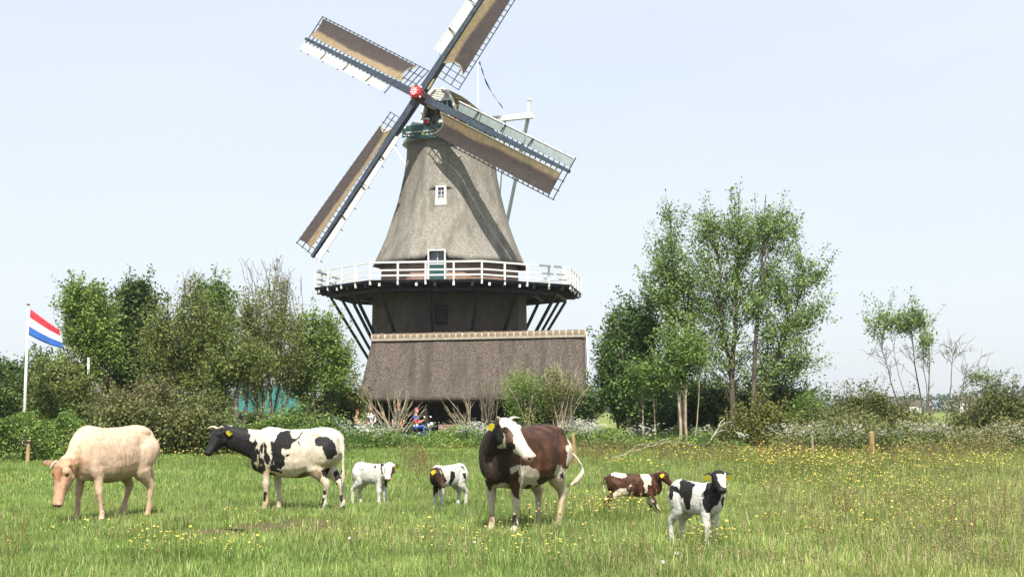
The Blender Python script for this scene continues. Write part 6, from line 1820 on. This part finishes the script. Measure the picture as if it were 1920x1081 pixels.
    sm = tmp.modifiers.new('s', 'SMOOTH'); sm.factor = .5; sm.iterations = 2
    ev = tmp.evaluated_get(bpy.context.evaluated_depsgraph_get()); me2 = ev.to_mesh()
    nvv = len(me2.vertices); V = np.empty(nvv * 3); me2.vertices.foreach_get('co', V); V = V.reshape(-1, 3)
    LV = np.empty(len(me2.loops), np.int32); me2.loops.foreach_get('vertex_index', LV)
    F4 = LV.reshape(-1, 4); ev.to_mesh_clear(); dm = tmp.data; bpy.data.objects.remove(tmp); bpy.data.meshes.remove(dm)
    x, y, z = (V - b) @ fx / k, (V - b) @ lf / k, V[:, 2] / k
    C = np.tile(np.array(shirt, float), (nvv, 1))
    if patt is not None:
        g = fbm(V, 22, 3, 2) > .52; C[g] = patt
    if stripe is not None:
        for (lo, hi, c) in stripe: C[(z > hipz + lo) & (z < hipz + hi)] = c
    if jacket2 is not None: C[(z < hipz + .26) & (z > hipz)] = jacket2
    C[z < hipz + .02] = trousers
    if seated: C[(z < hipz + .11) & (x > .16)] = trousers
    C[z < .085] = (.03, .025, .022)
    C[z > sh + .075] = skin
    hd_ = (z > sh + .14)
    C[hd_ & ((z > hz + .075) | ((x < hx - .03) & (z > hz - .05)))] = hair
    if cap is not None: C[z > hz + .05] = cap
    for sg in (-1, 1):
        q = W(hx + .088, sg * .032, hz + .022); C[np.linalg.norm(V - q, axis=1) < .014] = (.03, .02, .02)
    C[(np.abs(y) < .028) & (np.abs(z - (hz - .055)) < .008) & (x > hx + .05)] = (.35, .12, .1)
    for h in hands: C[np.linalg.norm(V - h, axis=1) < .19 * k] = np.where(np.linalg.norm(V[np.linalg.norm(V - h, axis=1) < .19 * k] - h, axis=1)[:, None] < .19, skin, shirt)
    mesh_obj('body', V, F4, M['skin_cloth'], root, True, C)
    return root
M['skin_cloth'] = mat_attr('skin_and_clothes', rough=.75, spec=.2, nscale=30, namt=.1)
person('person in a grey shirt standing beside the dark gnarled trunk', 441, 58.4, -60, 1.76, shirt=(.10, .11, .11), trousers=(.06, .065, .06))
person('person seated in an orange and green top beside the shed', 668, 65.2, -15, 1.74, seated=True, seat_h=.58, shirt=(.62, .36, .12), jacket2=(.05, .28, .18), trousers=(.06, .12, .28), hair=(.22, .09, .04), arms='front')
chair(664, 65.35, 'white garden chair under the person in the orange top')
person('person in a white patterned shirt and blue jeans standing beside the bare bush', 694, 66.4, -80, 1.66, shirt=(.72, .70, .66), patt=(.32, .32, .32), trousers=(.06, .13, .3), hair=(.3, .18, .1), skin=(.62, .34, .25), arms='lap')
person('person in a dark jacket standing behind the bare stemmed bush', 747, 70.5, -90, 1.84, shirt=(.02, .025, .04), trousers=(.05, .06, .09), skin=(.62, .3, .22), hair=(.35, .2, .12), patt=None)
person('person in a red white and blue jacket sitting on the black motorcycle', 780, 67.0, -20, 1.72, seated=True, seat_h=.70, shirt=(.05, .08, .3), stripe=((.05, .2, (.75, .75, .75)), (.2, .36, (.55, .05, .06))), trousers=(.04, .09, .38), cap=(.55, .07, .12), arms='front')
mc_b = at(784, 67.0)
moto = thing('motorcycle', 'black motorcycle with round lamps parked in front of the shed', 'motorcycle', mc_b)
mf = np.array([math.cos(math.radians(-20)), math.sin(math.radians(-20)), 0]); ml = np.array([-mf[1], mf[0], 0]); Z = np.array([0, 0, 1.])
mW = lambda x, y, z: mc_b + mf * x + ml * y + Z * z
def wheel(cx):
    c = mW(cx, 0, .32); ang = np.linspace(0, 2 * math.pi, 21)
    w = MB().tube([c + mf * .27 * math.cos(t) + Z * .27 * math.sin(t) for t in ang], .055, 8, False).build('wheel', M['black_tar'], moto, True)
    r = MB().tube([c + mf * .205 * math.cos(t) + Z * .205 * math.sin(t) for t in ang], .018, 6, False)
    for q in range(5):
        t = q * 2 * math.pi / 5; r.bar(c, c + mf * .2 * math.cos(t) + Z * .2 * math.sin(t), .03, .03)
    r.build('rim', M['pale_green'], w)
wheel(-.62); wheel(.72)
MB().tube([mW(-.5, 0, .62), mW(-.2, 0, .70), mW(.05, 0, .70), mW(.35, 0, .80), mW(.45, 0, .78)], [.10, .14, .13, .16, .10], 10).build('tank_and_seat', M['black_tar'], moto, True)
MB().ellipsoid(mW(.05, 0, .42), (.26, .18, .2), 10, 7).build('engine', M['stock_steel'], moto, True)
for sg in (-1, 1):
    MB().tube([mW(.72, sg * .09, .32), mW(.52, sg * .09, .95)], .025, 6).build('fork', M['pale_green'], moto, True)
    MB().tube([mW(.50, sg * .05, .98), mW(.46, sg * .3, 1.05), mW(.36, sg * .40, 1.02)], .018, 6).build('handlebar', M['black_tar'], moto, True)
    MB().tube([mW(.1, sg * .16, .32), mW(-.75, sg * .2, .38)], [.035, .05], 8).build('exhaust', M['pale_green'], moto, True)
    m_ = MB().tube([mW(.45, sg * .3, 1.05), mW(.48, sg * .36, 1.22)], .008, 5).build('mirror', M['black_tar'], moto); MB().ellipsoid(mW(.48, sg * .36, 1.25), (.05, .03, .05), 8, 5).build('mirror_glass', M['white'], m_, True)
MB().ellipsoid(mW(.68, 0, .92), (.08, .10, .10), 10, 7).build('headlight', M['white'], moto, True)
for sg in (-1, 1): MB().ellipsoid(mW(.62, sg * .22, .85), (.05, .045, .045), 8, 5).build('indicator', M['white'], moto, True)

# dandelion clocks in the near grass
M['fluff'] = mat_noise('dandelion_fluff', (.45, .43, .4), (.62, .6, .56), 30, rough=1, bump=.8)
def clock(px, py, r, label):
    b = ground(px, py + 14); c = b + np.array([0, 0, 14 * mpp(b[1]) + .08]); o = thing('dandelion', label, 'flower', b)
    MB().tube([b, (b + c) / 2 + (.01, 0, 0), c], [.006, .005, .004], 6).build('stem', M['leafstem'], o, True)
    mb = MB(); rng = np.random.default_rng(int(px))
    mb.ellipsoid(c, (.008,) * 3, 6, 4)
    for _ in range(70):
        d = unit(rng.normal(size=3)); s = unit(np.cross(d, rng.normal(size=3))) * .0035; e = c + d * r * rng.uniform(.8, 1.05)
        b0 = len(mb.V); mb.add([c + d * .006, e - s * 2.2, e + s * 2.2], [(0, 1, 2)])
        u = unit(np.cross(d, s)) * .010; v = unit(s) * .010; mb.add([e + u, e + v, e - u, e - v], [(0, 1, 2, 3)])
    mb.build('seed_head', M['fluff'], o)
M['leafstem'] = mat_noise('stem_green', (.10, .16, .04), (.16, .2, .06), 9)
clock(1270, 1052, .026, 'white dandelion clock in the grass below the black and white calf')
clock(1243, 1070, .024, 'dandelion clock nearest the bottom edge left of the other one')
clock(1302, 1012, .018, 'small dandelion clock on a tall stem beside the legs of the forward facing calf')
clock(890, 1030, .017, 'small dandelion clock in the grass below the white faced cow')
clock(655, 1022, .018, 'small dandelion clock alone in the grass at the lower left')
# ------------------------------------------------------------------ air: one even volume round the whole place, sky outside it
def haze():
    x, y0, y1, z0, z1 = 600, -40, 900, -1.0, 31.0
    V = [(-x, y0, z0), (x, y0, z0), (x, y1, z0), (-x, y1, z0), (-x, y0, z1), (x, y0, z1), (x, y1, z1), (-x, y1, z1)]
    m = bpy.data.materials.new('pale_air'); m.use_nodes = True; nt = m.node_tree; nt.nodes.clear()
    o = nt.nodes.new('ShaderNodeOutputMaterial'); v = nt.nodes.new('ShaderNodeVolumePrincipled')
    v.inputs['Color'].default_value = (.92, .95, 1, 1); v.inputs['Density'].default_value = .0002; v.inputs['Anisotropy'].default_value = .2
    nt.links.new(v.outputs['Volume'], o.inputs['Volume'])
    b = mesh_obj('haze', V, [(0, 3, 2, 1), (4, 5, 6, 7), (0, 1, 5, 4), (1, 2, 6, 5), (2, 3, 7, 6), (3, 0, 4, 7)], m, None)
    b['kind'] = 'stuff'
haze()
